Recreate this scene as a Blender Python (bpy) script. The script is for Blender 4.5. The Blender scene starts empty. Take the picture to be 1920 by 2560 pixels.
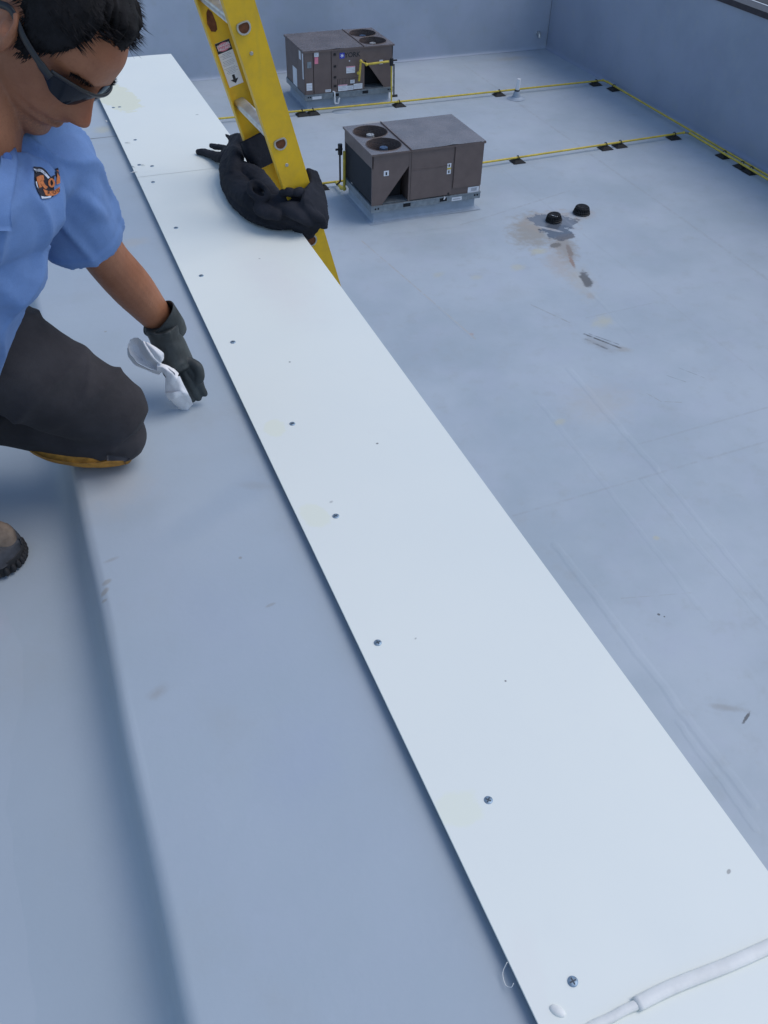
import bpy, bmesh, math, random
import numpy as np
from mathutils import Vector, Matrix
from mathutils.geometry import tessellate_polygon
random.seed(7); rng = np.random.default_rng(11)
S = bpy.context.scene
COL = S.collection
R = math.radians

# ------------------------------------------------------------------ camera
H = 1.14                                   # lens height above the white coping sheet (z = 0)
FPX, CX, CY = 2213.0, 960.0, 1280.0
def _n(v): v = np.array(v, float); return v/np.linalg.norm(v)
_Y = _n([-230-CX, -765-CY, FPX]); _D = _n([885-CX, 3720-CY, FPX])
_D = _n(_D - _Y*np.dot(_D, _Y)); _X = np.cross(_D, _Y)
if _X[0] < 0: _X = -_X
cam = bpy.data.cameras.new('camera'); camo = bpy.data.objects.new('camera', cam); COL.objects.link(camo)
cam.sensor_fit = 'VERTICAL'; cam.sensor_height = 36; cam.sensor_width = 27
cam.lens = 36*FPX/2560; cam.clip_start = .05; cam.clip_end = 500
W3 = np.stack([_X, _Y, -_D])               # world axes from image axes (right, down, forward)
M = Matrix.Identity(4)
for i in range(3):
    M[i][0] = W3[i][0]; M[i][1] = -W3[i][1]; M[i][2] = -W3[i][2]
M.translation = (0, 0, H)
camo.matrix_world = M
S.camera = camo
S.render.resolution_x = 768; S.render.resolution_y = 1024

# survey helpers: a sight line of the photograph cut with a real plane or at a real distance
def _ray(u, v):
    d = np.array([u-CX, v-CY, FPX]); return np.array([d@_X, d@_Y, -(d@_D)])
def onz(u, v, z): r = _ray(u, v); return r*((z-H)/r[2]) + np.array([0, 0, H])
def ony(u, v, y): r = _ray(u, v); return r*(y/r[1]) + np.array([0, 0, H])
def atd(u, v, d): return _ray(u, v)*(d/FPX) + np.array([0, 0, H])

# ------------------------------------------------------------------ sky and light
SUN_EL, SUN_AZ = 58, 100                    # degrees; azimuth measured clockwise from +Y
w = bpy.data.worlds.new('World'); S.world = w; w.use_nodes = True
wn = w.node_tree; wn.nodes.clear()
sky = wn.nodes.new('ShaderNodeTexSky'); sky.sky_type = 'NISHITA'; sky.sun_disc = False
sky.sun_elevation = R(SUN_EL); sky.sun_rotation = R(SUN_AZ)
sky.air_density = 1.0; sky.dust_density = 1.0; sky.ozone_density = 1.0
bg = wn.nodes.new('ShaderNodeBackground'); bg.inputs[1].default_value = .12
wo = wn.nodes.new('ShaderNodeOutputWorld')
wn.links.new(sky.outputs[0], bg.inputs[0]); wn.links.new(bg.outputs[0], wo.inputs[0])
sl = bpy.data.lights.new('sun', 'SUN'); sl.energy = .9; sl.angle = R(40); sl.color = (1, .95, .88)
so = bpy.data.objects.new('sun', sl); COL.objects.link(so)
sd = Vector((math.sin(R(SUN_AZ))*math.cos(R(SUN_EL)), math.cos(R(SUN_AZ))*math.cos(R(SUN_EL)), math.sin(R(SUN_EL))))
so.rotation_euler = sd.to_track_quat('Z', 'Y').to_euler()
S.view_settings.view_transform = 'Standard'; S.view_settings.look = 'None'
S.view_settings.exposure = .45; S.view_settings.gamma = 1

# ------------------------------------------------------------------ materials
def srgb(r, g, b):
    f = lambda c: (c/255/12.92 if c/255 <= .04045 else ((c/255+.055)/1.055)**2.4)
    return (f(r), f(g), f(b), 1)
class NT:
    def __init__(s, name):
        s.m = bpy.data.materials.new(name); s.m.use_nodes = True; s.t = s.m.node_tree
        s.b = s.t.nodes['Principled BSDF']
    def n(s, typ, **kw):
        nd = s.t.nodes.new(typ)
        for k, v in kw.items():
            if k.startswith('i_'):
                key = k[2:]; key = int(key) if key.isdigit() else key
                s.set(nd.inputs[key], v)
            else: setattr(nd, k, v)
        return nd
    def set(s, sock, v):
        if isinstance(v, bpy.types.NodeSocket): s.t.links.new(v, sock)
        else: sock.default_value = v
    def math(s, op, a, b=0.0, c=None):
        nd = s.n('ShaderNodeMath', operation=op, i_0=a, i_1=b)
        if c is not None: s.set(nd.inputs[2], c)
        return nd.outputs[0]
    def vm(s, op, a, b=(0, 0, 0)):
        nd = s.n('ShaderNodeVectorMath', operation=op); s.set(nd.inputs[0], a); s.set(nd.inputs[1], b)
        return nd.outputs['Value'] if op in ('LENGTH', 'DOT_PRODUCT') else nd.outputs[0]
    def mix(s, f, a, b):
        nd = s.n('ShaderNodeMix', data_type='RGBA'); s.set(nd.inputs[0], f); s.set(nd.inputs[6], a); s.set(nd.inputs[7], b)
        return nd.outputs[2]
    def smooth(s, v, a, b, lo=0.0, hi=1.0):
        nd = s.n('ShaderNodeMapRange', interpolation_type='SMOOTHSTEP')
        for i, x in enumerate((v, a, b, lo, hi)): s.set(nd.inputs[i], x)
        return nd.outputs[0]
    def noise(s, vec, scale, detail=4, rough=.55, color=False):
        nd = s.n('ShaderNodeTexNoise'); s.set(nd.inputs['Vector'], vec)
        nd.inputs['Scale'].default_value = scale; nd.inputs['Detail'].default_value = detail; nd.inputs['Roughness'].default_value = rough
        return nd.outputs[1 if color else 0]
    def pos(s): return s.n('ShaderNodeNewGeometry').outputs['Position']
    def obj(s): return s.n('ShaderNodeTexCoord').outputs['Object']
    def bump(s, h, strength=.2, dist=.01):
        nd = s.n('ShaderNodeBump'); nd.inputs['Strength'].default_value = strength; nd.inputs['Distance'].default_value = dist
        s.set(nd.inputs['Height'], h); s.t.links.new(nd.outputs[0], s.b.inputs['Normal'])
    def out(s, col, rough=.6, metal=0.0, spec=.5):
        s.set(s.b.inputs['Base Color'], col); s.set(s.b.inputs['Roughness'], rough); s.set(s.b.inputs['Metallic'], metal)
        s.b.inputs['Specular IOR Level'].default_value = spec
        return s.m
    # masks drawn in the surface's own metres
    def blob(s, P, cx, cy, rx, ry, rot=0, soft=.5, warp=None):
        v = s.vm('SUBTRACT', P, (cx, cy, 0))
        vr = s.n('ShaderNodeVectorRotate', rotation_type='Z_AXIS'); s.set(vr.inputs['Vector'], v); vr.inputs['Angle'].default_value = -rot
        v = s.vm('MULTIPLY', vr.outputs[0], (1/rx, 1/ry, 0))
        l = s.vm('LENGTH', v)
        if warp is not None: l = s.math('ADD', l, warp)
        return s.smooth(l, 1.0, 1.0-soft, 0, 1)
    def line(s, P, a, b, wd):
        L = math.hypot(b[0]-a[0], b[1]-a[1]); ang = math.atan2(b[1]-a[1], b[0]-a[0])
        v = s.vm('SUBTRACT', P, ((a[0]+b[0])/2, (a[1]+b[1])/2, 0))
        vr = s.n('ShaderNodeVectorRotate', rotation_type='Z_AXIS'); s.set(vr.inputs['Vector'], v); vr.inputs['Angle'].default_value = -ang
        v = s.vm('ABSOLUTE', vr.outputs[0]); v = s.vm('SUBTRACT', v, (L/2, 0, 0)); v = s.vm('MAXIMUM', v, (0, 0, 0))
        v = s.vm('MULTIPLY', v, (1, 1, 0))
        return s.smooth(s.vm('LENGTH', v), wd, wd*.25, 0, 1)

def simple(name, col, rough=.6, metal=0.0, var=.12, scale=8, bump=0, bscale=200, spec=.5):
    t = NT(name); P = t.obj()
    f = t.noise(P, scale, 5)
    dark = tuple(c*(1-var) for c in col[:3])+(1,); lite = tuple(min(1, c*(1+var)) for c in col[:3])+(1,)
    c = t.mix(t.smooth(f, .3, .7), dark, lite)
    if bump: t.bump(t.noise(P, bscale, 3), bump, .002)
    r = t.math('ADD', t.math('MULTIPLY', t.noise(P, scale*3, 3), .15), rough-.075)
    return t.out(c, r, metal, spec)

MEMB = (.47, .50, .54, 1)
def membrane(name, col, blobs=(), lines=(), ridges=(), bumpy=.25, seam=None):
    t = NT(name); P = t.pos()
    wn_ = t.noise(P, 2.2, 5, .6, True)
    Pw = t.vm('ADD', P, t.vm('MULTIPLY', t.vm('SUBTRACT', wn_, (.5, .5, .5)), (.10, .10, 0)))
    big = t.noise(P, .55, 5, .6); mid = t.noise(P, 3.5, 6, .65); fine = t.noise(P, 40, 4, .6)
    c = t.mix(t.smooth(big, .3, .72), (col[0]*.87, col[1]*.90, col[2]*.91, 1), tuple(min(1, x*1.06) for x in col[:3])+(1,))
    c = t.mix(t.math('MULTIPLY', t.smooth(t.noise(P, 1.4, 6, .7), .42, .75), .35), c, (col[0]*1.02, col[1]*.98, col[2]*1.06, 1))
    c = t.mix(t.math('MULTIPLY', t.smooth(t.noise(P, 11, 6, .72), .56, .80), .22), c, (col[0]*.80, col[1]*.82, col[2]*.82, 1))
    c = t.mix(t.math('MULTIPLY', t.smooth(mid, .50, .76), .38), c, (.36, .39, .40, 1))
    c = t.mix(t.math('MULTIPLY', t.smooth(fine, .6, .8), .10), c, (.50, .57, .66, 1))
    warp = t.math('MULTIPLY', t.math('SUBTRACT', t.noise(P, 5.5, 7, .68), .5), 1.6)
    warp2 = t.math('MULTIPLY', t.math('SUBTRACT', t.noise(P, 24, 6, .7), .5), 1.3)
    rough = None
    for (cx, cy, rx, ry, rot, soft, colr, stg, rg) in blobs:
        m = t.math('MULTIPLY', t.blob(P, cx, cy, rx, ry, rot, soft, warp if max(rx, ry) > .16 else warp2), stg)
        c = t.mix(m, c, colr)
        if rg is not None: rough = t.math('MAXIMUM', rough, m) if rough is not None else m
    for (a, b, wd, colr, stg) in [(a, b, wd*1.7, colr, stg*.6) if colr is SEAM else (a, b, wd, colr, stg) for (a, b, wd, colr, stg) in lines]:
        brk = t.smooth(t.noise(P, 9, 4), .3, .6)
        m = t.math('MULTIPLY', t.math('MULTIPLY', t.line(Pw if wd > .012 and False else P, a, b, wd), brk), stg)
        c = t.mix(m, c, colr)
    h = t.math('ADD', t.math('MULTIPLY', mid, .35), t.math('MULTIPLY', fine, .08))
    for (a, b, wd, ht) in ridges:
        h = t.math('ADD', h, t.math('MULTIPLY', t.line(Pw, a, b, wd), ht*1.7))
    t.bump(h, bumpy, .02)
    ro = t.math('ADD', t.math('MULTIPLY', mid, .2), .42)
    if rough is not None: ro = t.math('SUBTRACT', ro, t.math('MULTIPLY', rough, .38))
    return t.out(c, ro, 0, .4)

RUST = (.40, .35, .30, 1); DIRT = (.30, .30, .29, 1); YEL = (.52, .50, .36, 1); BLK = (.06, .06, .06, 1)
WET = (.10, .12, .15, 1); SEAM = (.33, .35, .37, 1)
roof_blobs = [
 (8.75, 13.95, 1.1, .62, 1.05, .75, (.33, .315, .28, 1), .9, None), (9.30, 14.2, .78, .56, .1, .6, RUST, .7, None), (9.0, 13.2, 1.0, .30, 1.2, .7, (.33, .31, .28, 1), .9, None),
 (8.55, 12.6, .95, .32, 1.25, .9, (.43, .39, .35, 1), .6, None), (8.6, 11.9, .9, .35, 1.28, 1.0, (.46, .44, .38, 1), .55, None),
 (9.33, 14.18, .50, .36, -.35, .16, (.15, .17, .20, 1), .92, 1), (9.18, 13.78, .36, .30, 1.0, .2, WET, .95, 1), (9.20, 13.50, .26, .13, .2, .2, (.13, .13, .14, 1), .9, None),
 (9.10, 13.90, .05, .30, .7, .3, (.46, .46, .46, 1), .8, None),
 (8.86, 13.25, .16, .10, .3, .4, (.17, .16, .14, 1), .85, None), (8.98, 12.95, .32, .06, 1.2, .5, (.24, .20, .17, 1), .8, None), (8.80, 12.55, .30, .05, 1.25, .6, (.30, .20, .15, 1), .8, None),
 (8.70, 11.90, .36, .11, 1.25, .45, (.10, .10, .10, 1), .85, None), (8.45, 11.35, .16, .10, 1.25, .8, RUST, .5, None),
 (8.44, 13.14, .22, .16, 0, .8, YEL, .65, None), (7.78, 12.70, .20, .15, .3, .8, YEL, .5, None), (8.20, 10.55, .32, .22, .5, .9, YEL, .55, None),
 (7.78, 9.95, .42, .20, 2.1, .9, DIRT, .5, None), (8.05, 9.7, .22, .12, 2.5, .9, (.36, .35, .32, 1), .5, None),
 (6.13, 8.36, .14, .10, .3, .8, YEL, .6, None), (6.05, 5.9, .06, .06, 0, .8, YEL, .6, None), (6.9, 8.6, .9, .6, .3, 1.0, (.44, .44, .42, 1), .5, None),
 (5.40, 3.40, .11, .02, .5, .5, BLK, .8, None), (5.3, 3.55, .3, .06, 2.6, .9, DIRT, .5, None),
 (5.36, 4.85, .02, .02, 0, .5, BLK, .8, None), (5.40, 4.8, .015, .015, 0, .5, BLK, .8, None), (8.0, 20.3, .5, .3, 0, .9, (.50, .44, .36, 1), .7, None),
 (7.9, 16.0, 1.2, .5, .4, 1.0, (.50, .52, .54, 1), .6, None), (8.9, 13.95, .035, .035, 0, .4, BLK, .9, None), (13.6, 24.2, .8, .3, 0, 1, (.42, .38, .28, 1), .4, None),
 (10.05, 14.3, .34, .26, 0, .9, (.45, .37, .33, 1), .55, None),
 (6.9, 12.6, .16, .12, 0, .8, YEL, .35, None), (6.3, 12.9, .2, .1, .4, .9, YEL, .35, None), (7.2, 11.9, .5, .35, .4, 1, (.37, .41, .43, 1), .4, None), (5.6, 8.2, 1.3, .8, 1.2, 1, (.37, .44, .49, 1), .5, None), (6.2, 11.2, 1.2, .9, 1.2, 1, (.38, .44, .48, 1), .5, None), (5.99, 10.9, .05, .05, 0, .6, (.42, .34, .32, 1), .7, None)]
roof_lines = [((7.55, 14.62), (10.4, 15.38), .022, SEAM, .8), ((4.6, 6.85), (9.5, 7.03), .016, SEAM, .6), ((6.9, 7.55), (10, 7.68), .016, SEAM, .6),
 ((12.08, 24.0), (11.75, 9.0), .03, SEAM, .7), ((5.5, 14.6), (5.98, 10.75), .022, (.42, .39, .35, 1), .6), ((8.0, 10.74), (9.3, 10.79), .014, SEAM, .6),
 ((7.70, 10.30), (8.02, 9.74), .032, BLK, .85), ((7.64, 10.15), (7.80, 9.80), .035, BLK, .55), ((7.78, 10.28), (8.05, 9.85), .02, BLK, .5), ((7.35, 11.42), (7.66, 10.70), .02, DIRT, .75),
 ((8.55, 8.95), (8.75, 8.6), .012, BLK, .5), ((8.25, 8.85), (8.42, 8.6), .010, BLK, .45), ((7.70, 8.55), (7.78, 8.30), .012, DIRT, .7), ((7.78, 8.30), (8.05, 8.18), .012, DIRT, .7),
 ((0, 20.0), (15, 20.6), .02, SEAM, .35), ((5.1, 5.2), (5.9, 5.0), .01, DIRT, .3), ((9.6, 23), (9.6, 3), .02, SEAM, .35)]
roof_ridges = [((6.95, 9.5), (6.81, 7.0), .07, .55), ((6.81, 7.0), (6.60, 4.3), .05, .35), ((4.83, 6.2), (4.84, 2.6), .07, .6), ((6.50, 6.9), (6.40, 4.2), .05, .3),
 ((6.1, 8.9), (5.85, 4.6), .05, .25), ((5.76, 12.4), (5.95, 10.8), .04, .3), ((6.1, 14.6), (7.7, 14.45), .12, .5), ((7.5, 14.9), (8.6, 14.0), .06, .35), ((4.7, 2.4), (4.72, 3.6), .05, .4),
 ((7.9, 15.1), (9.6, 14.3), .05, .3), ((8.6, 12.2), (8.4, 9.9), .05, .25)]
M_ROOF = membrane('roof_membrane', (.425, .48, .525, 1), roof_blobs, roof_lines, roof_ridges)
mem_blobs = [(-.035, 1.172, .012, .007, .5, .6, DIRT, .7, None), (-.043, 1.150, .013, .007, .8, .6, DIRT, .75, None), (-.047, 1.131, .008, .005, .2, .6, DIRT, .7, None),
 (-.02, 1.225, .02, .006, .2, .8, DIRT, .45, None), (.002, .905, .03, .018, .5, .9, DIRT, .5, None), (.05, 1.337, .10, .06, .3, 1, (.36, .42, .47, 1), .5, None),
 (.02, 1.42, .12, .11, 0, 1, (.47, .48, .48, 1), .5, None), (.2, 1.30, .22, .05, .5, .8, (.36, .43, .50, 1), .55, None), (.282, 1.335, .05, .02, 2.6, .9, DIRT, .25, None), (.09, 2.03, .006, .005, 0, .5, DIRT, .8, None),
 (.17, .70, .15, .09, .9, 1, (.37, .43, .52, 1), .5, None), (.12, 1.05, .16, .07, 1.9, 1, (.38, .44, .51, 1), .5, None), (.22, 1.02, .012, .004, .2, .6, DIRT, .5, None), (.24, 2.5, .06, .04, 0, .9, (.5, .48, .44, 1), .5, None),
 (.2, 1.15, .004, .004, 0, .5, DIRT, .7, None), (.29, 3.45, .05, .05, 0, .9, YEL, .5, None)]
M_CAP = membrane('cap_membrane', (.415, .475, .53, 1), mem_blobs, [((-.1, 3.37), (.35, 3.37), .006, (.12, .12, .12, 1), .9)], [], .22)
M_UP = membrane('upper_membrane', (.42, .478, .535, 1), [(-.27, 1.22, .09, .06, .4, .9, (.40, .41, .47, 1), .5, None), (-.26, 1.21, .05, .035, .4, .7, (.44, .48, .55, 1), .6, None)], [], [], .22)
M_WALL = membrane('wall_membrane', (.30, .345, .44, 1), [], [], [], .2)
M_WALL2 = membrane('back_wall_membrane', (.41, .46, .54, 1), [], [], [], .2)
M_ASPH = simple('asphalt', (.045, .048, .055, 1), .9, 0, .2, 3)
M_DARKMETAL = simple('dark_coping_metal', (.035, .03, .04, 1), .5, .2)
M_BRICKGREY = simple('parapet_render', (.40, .42, .45, 1), .8)

def coping_material():
    t = NT('white_sheet_metal'); P = t.pos()
    a = t.noise(P, 1.3, 4); b = t.noise(P, 9, 6, .65); f = t.noise(P, 160, 3)
    c = t.mix(t.smooth(a, .3, .7), (.79, .825, .775, 1), (.83, .855, .79, 1))
    c = t.mix(t.math('MULTIPLY', t.smooth(b, .56, .8), .10), c, (.66, .68, .66, 1))
    warp = t.math('MULTIPLY', t.math('SUBTRACT', t.noise(P, 26, 5, .65), .5), 1.0)
    for (cx, cy, rx, ry, rot, col, stg, soft) in [
        (.365, 1.485, .034, .027, 1.4, (.80, .825, .69, 1), .8, .3), (.357, 1.195, .030, .042, .3, (.80, .825, .69, 1), .8, .3), (.357, .545, .036, .034, .4, (.81, .84, .71, 1), .8, .3),
        (.335, .30, .03, .10, -.35, (.80, .81, .76, 1), .55, .5), (.385, 3.76, .075, .22, .2, (.79, .79, .60, 1), .85, .12), (.55, 1.36, .0035, .003, 0, BLK, .8, .5),
        (.64, 3.45, .009, .006, 0, DIRT, .7, .6), (.655, .335, .005, .003, .5, DIRT, .8, .5), (.47, 1.72, .003, .003, 0, BLK, .7, .5), (.52, .72, .002, .002, 0, BLK, .8, .5), (.545, 2.25, .004, .004, 0, BLK, .6, .5),
        (.40, 1.22, .006, .004, .5, DIRT, .5, .6), (.42, .85, .003, .002, .5, DIRT, .6, .6), (.55, 2.1, .12, .35, .1, (.78, .77, .74, 1), .5, 1),
        (.36, 3.86, .035, .06, 0, (.79, .81, .83, 1), .9, .12)]:
        c = t.mix(t.math('MULTIPLY', t.blob(P, cx, cy, rx, ry, rot, soft, warp), stg), c, col)
    t.bump(t.math('ADD', t.math('MULTIPLY', a, 1.0), t.math('MULTIPLY', f, .02)), .06, .01)
    return t.out(c, t.math('ADD', t.math('MULTIPLY', b, .2), .33), 0, .45)
M_WHITE = coping_material()
M_SEAL = simple('white_sealant', (.80, .80, .76, 1), .55, 0, .05, 30, .4, 60)
M_ZINC = simple('zinc_screw', (.24, .33, .42, 1), .45, .35, .3, 90)
M_SLOT = simple('screw_slot', (.05, .07, .09, 1), .6)
def yellow_frp():
    t = NT('yellow_fibreglass'); P = t.obj()
    n = t.noise(P, 14, 6, .65); s2 = t.noise(t.vm('MULTIPLY', P, (40, 40, 3)), 1.0, 4)
    c = t.mix(t.smooth(n, .3, .75), (.78, .49, .018, 1), (.63, .40, .030, 1))
    c = t.mix(t.math('MULTIPLY', t.smooth(s2, .5, .75), .25), c, (.45, .33, .06, 1))
    sp = t.smooth(t.noise(P, 120, 2), .74, .8)
    c = t.mix(t.math('MULTIPLY', sp, .5), c, (.15, .11, .04, 1))
    t.bump(s2, .1, .002)
    return t.out(c, .5, 0, .4)
M_FRP = yellow_frp()
M_ALU = simple('aluminium', (.55, .56, .56, 1), .42, .75, .15, 30, .15, 120)
M_RUSTPLUG = simple('rusty_plug', (.13, .045, .018, 1), .9, 0, .3, 90)
M_LABELW = simple('label_white', (.75, .77, .80, 1), .5, 0, .05)
M_LABELP = simple('label_pink', (.75, .22, .30, 1), .5, 0, .1)
M_LABELR = simple('label_red', (.55, .05, .10, 1), .5, 0, .1)
M_INK = simple('label_ink', (.02, .02, .025, 1), .5)
M_GREYINK = simple('label_grey_ink', (.42, .44, .48, 1), .6)
M_BROWN = simple('unit_brown_paint', (.150, .112, .100, 1), .5, 0, .08, 4, .1, 60)
M_BROWNTOP = simple('unit_brown_sky_tint', (.150, .128, .125, 1), .27, 0, .18, 2.0, .05, 30, .6)  # unit brown lifted and cooled: the sky's reflection put into the top's colour
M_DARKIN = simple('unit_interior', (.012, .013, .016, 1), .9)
M_COIL = simple('condenser_coil', (.03, .034, .042, 1), .7, .2, .2, 60, .6, 300)
M_GALV = simple('galvanised_rail', (.26, .30, .33, 1), .5, .5, .15, 12)
M_CURB = simple('curb_membrane', (.33, .39, .46, 1), .6, 0, .08, 5)
M_BLADE = simple('fan_blade', (.05, .052, .058, 1), .5, .4)
M_MOTORW = simple('motor_cap', (.62, .63, .62, 1), .4, .3)
M_MOTORB = simple('motor_blue', (.10, .18, .32, 1), .4, .3)
M_BLUE = simple('logo_blue', (.03, .05, .45, 1), .5)
M_GAS = simple('yellow_gas_pipe', (.62, .47, .06, 1), .5, 0, .15, 6)
M_BLACK = simple('black_iron', (.02, .02, .022, 1), .6, .2)
M_RUBBER = simple('black_rubber_block', (.018, .018, .018, 1), .85)
M_PVC = simple('white_pvc', (.74, .76, .78, 1), .4, 0, .04)
def fabric(name, col, var=.15, bscale=900, bst=.25, sheen=.2, big=9):
    t = NT(name); P = t.obj()
    n = t.noise(P, big, 5, .6); wv = t.noise(P, bscale, 2)
    c = t.mix(t.smooth(n, .3, .7), tuple(x*(1-var) for x in col[:3])+(1,), tuple(x*(1+var) for x in col[:3])+(1,))
    c = t.mix(t.math('MULTIPLY', t.smooth(wv, .45, .7), .3), c, tuple(x*.7 for x in col[:3])+(1,))
    t.bump(t.math('ADD', t.math('MULTIPLY', t.noise(P, 22, 4), 2.2), t.math('MULTIPLY', wv, .25)), bst, .006)
    m = t.out(c, .9, 0, .15)
    try: t.b.inputs['Sheen Weight'].default_value = sheen
    except Exception: pass
    return m
M_POLO = fabric('blue_polo_knit', (.150, .255, .50, 1), .12, sheen=.05)
M_TROUSER = fabric('charcoal_trouser', (.046, .043, .047, 1), .2, sheen=.03)
M_CLOTH = fabric('black_jersey', (.023, .025, .033, 1), .25, 500, .35, 0)
M_RAG = fabric('white_rag', (.86, .86, .88, 1), .02, 600, .05, .05)
M_PAD = simple('ochre_knee_pad', (.45, .21, .03, 1), .8, 0, .35, 45, .5, 60)
M_GLOVE = simple('rubber_glove', (.032, .040, .042, 1), .6, 0, .35, 22, .5, 45)
M_BOOT = simple('tan_boot_leather', (.155, .115, .085, 1), .85, 0, .45, 28, .5, 90)
M_TOE = simple('grey_toe_rubber', (.05, .052, .06, 1), .75, 0, .25, 50, .4, 120)
M_SOLE = simple('boot_sole', (.02, .02, .022, 1), .8)
M_LACE = simple('boot_lace', (.03, .03, .035, 1), .8)
def skin_mat():
    t = NT('tanned_skin'); P = t.obj()
    n = t.noise(P, 14, 5, .6); f = t.noise(P, 260, 3)
    c = t.mix(t.smooth(n, .3, .7), (.27, .105, .052, 1), (.36, .150, .078, 1))
    c = t.mix(t.math('MULTIPLY', t.smooth(f, .5, .75), .3), c, (.20, .072, .038, 1))
    W = t.pos(); jaw = t.smooth(t.vm('LENGTH', t.vm('SUBTRACT', W, (.036, 1.423, .693))), .070, .030)   # shaved beard
    c = t.mix(t.math('MULTIPLY', t.math('MULTIPLY', jaw, t.smooth(t.noise(P, 420, 2), .25, .6)), .45), c, (.07, .045, .04, 1))
    ruddy = t.smooth(t.vm('LENGTH', t.vm('SUBTRACT', W, (.118, 1.37, .70))), .05, .015)
    c = t.mix(t.math('MULTIPLY', ruddy, .35), c, (.38, .11, .06, 1))
    t.bump(t.math('ADD', f, t.math('MULTIPLY', t.noise(P, 70, 3), .8)), .22, .002)
    m = t.out(c, t.math('ADD', t.math('MULTIPLY', n, .2), .42), 0, .4)
    t.b.inputs['Subsurface Weight'].default_value = .06; t.b.inputs['Subsurface Radius'].default_value = (.6, .25, .12); t.b.inputs['Subsurface Scale'].default_value = .012
    return m
M_SKIN = skin_mat()
M_HAIR = simple('black_hair', (.010, .009, .010, 1), .75, 0, .4, 60, .4, 500, .2)
M_BROW = M_HAIR
M_LENS = simple('dark_lens', (.010, .013, .020, 1), .12, 0, .1, 10, 0, 1, .22)
M_FRAME = simple('black_frame', (.015, .016, .019, 1), .35)
M_ORANGE = simple('logo_orange', (.60, .19, .06, 1), .8, 0, .2, 300)
M_NAVY = simple('logo_dark', (.02, .018, .03, 1), .8)
M_LOGOW = simple('logo_white', (.66, .70, .80, 1), .8)
M_BUTTON = simple('blue_button', (.08, .16, .40, 1), .4)

# ------------------------------------------------------------------ mesh builder
def tag(o, label=None, cat=None, group=None, kind=None):
    if label: o['label'] = label
    if cat: o['category'] = cat
    if group: o['group'] = group
    if kind: o['kind'] = kind
    return o
ORG = {}
def origin_of(p): return ORG.get(p.name, np.zeros(3)) if p else np.zeros(3)
def thing(name, loc, label, cat, group=None):
    o = bpy.data.objects.new(name, None); COL.objects.link(o); o.location = loc; o.empty_display_size = .1
    ORG[o.name] = np.array(loc, float)
    return tag(o, label, cat, group)
def mesh_obj(name, verts, faces, mats, parent=None, midx=None, smooth=False, auto=None, org=None):
    me = bpy.data.meshes.new(name)
    v = np.asarray(verts, float)
    base = origin_of(parent)
    o_w = base if org is None else np.array(org, float)
    me.from_pydata((v-o_w).tolist(), [], [tuple(f) for f in faces])
    ms = mats if isinstance(mats, (list, tuple)) else [mats]
    for m in ms: me.materials.append(m)
    if midx is not None: me.polygons.foreach_set('material_index', np.array(midx, dtype=np.int32))
    if smooth: me.polygons.foreach_set('use_smooth', np.ones(len(me.polygons), dtype=bool))
    me.update()
    o = bpy.data.objects.new(name, me); COL.objects.link(o)
    o.location = o_w - base
    if parent: o.parent = parent
    ORG[o.name] = o_w
    if auto is not None:
        try: me.set_sharp_from_angle(angle=R(auto))
        except Exception: pass
    return o
class MB:
    def __init__(s): s.v = []; s.f = []; s.m = []; s.cur = 0
    def add(s, v, f, m=None):
        k = len(s.v); s.v += [tuple(map(float, x)) for x in v]; s.f += [tuple(i+k for i in q) for q in f]
        s.m += [s.cur if m is None else m]*len(f); return s
    def box(s, a, b, m=None, T=None):
        (x0, y0, z0), (x1, y1, z1) = a, b
        v = [(x0,y0,z0),(x1,y0,z0),(x1,y1,z0),(x0,y1,z0),(x0,y0,z1),(x1,y0,z1),(x1,y1,z1),(x0,y1,z1)]
        if T: v = [T(p) for p in v]
        return s.add(v, [(0,3,2,1),(4,5,6,7),(0,1,5,4),(1,2,6,5),(2,3,7,6),(3,0,4,7)], m)
    def poly(s, pts, thick, nrm, m=None):            # a flat polygon given thickness along nrm
        nrm = np.array(nrm, float); p = [np.array(q, float) for q in pts]; k = len(p)
        v = p + [q+nrm*thick for q in p]
        f = [tuple(range(k))[::-1], tuple(range(k, 2*k))] + [(i, (i+1) % k, k+(i+1) % k, k+i) for i in range(k)]
        return s.add(v, f, m)
    def tube(s, pts, rad, n=10, m=None, caps=True, flat=1.0, ref=(0, 0, 1)):
        v, f = tube(pts, rad, n, caps, flat, ref); return s.add(v, f, m)
    def cyl(s, c, r, h, n=24, axis=2, m=None, r2=None):
        a = np.zeros(3); a[axis] = h; c = np.array(c, float)
        return s.tube([c, c+a], [r, r if r2 is None else r2], n, m, True, 1.0, (0, 1, 0) if axis == 2 else (0, 0, 1))
    def build(s, name, mats, parent=None, smooth=False, auto=None, org=None):
        return mesh_obj(name, s.v, s.f, mats, parent, s.m, smooth, auto, org)
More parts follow.
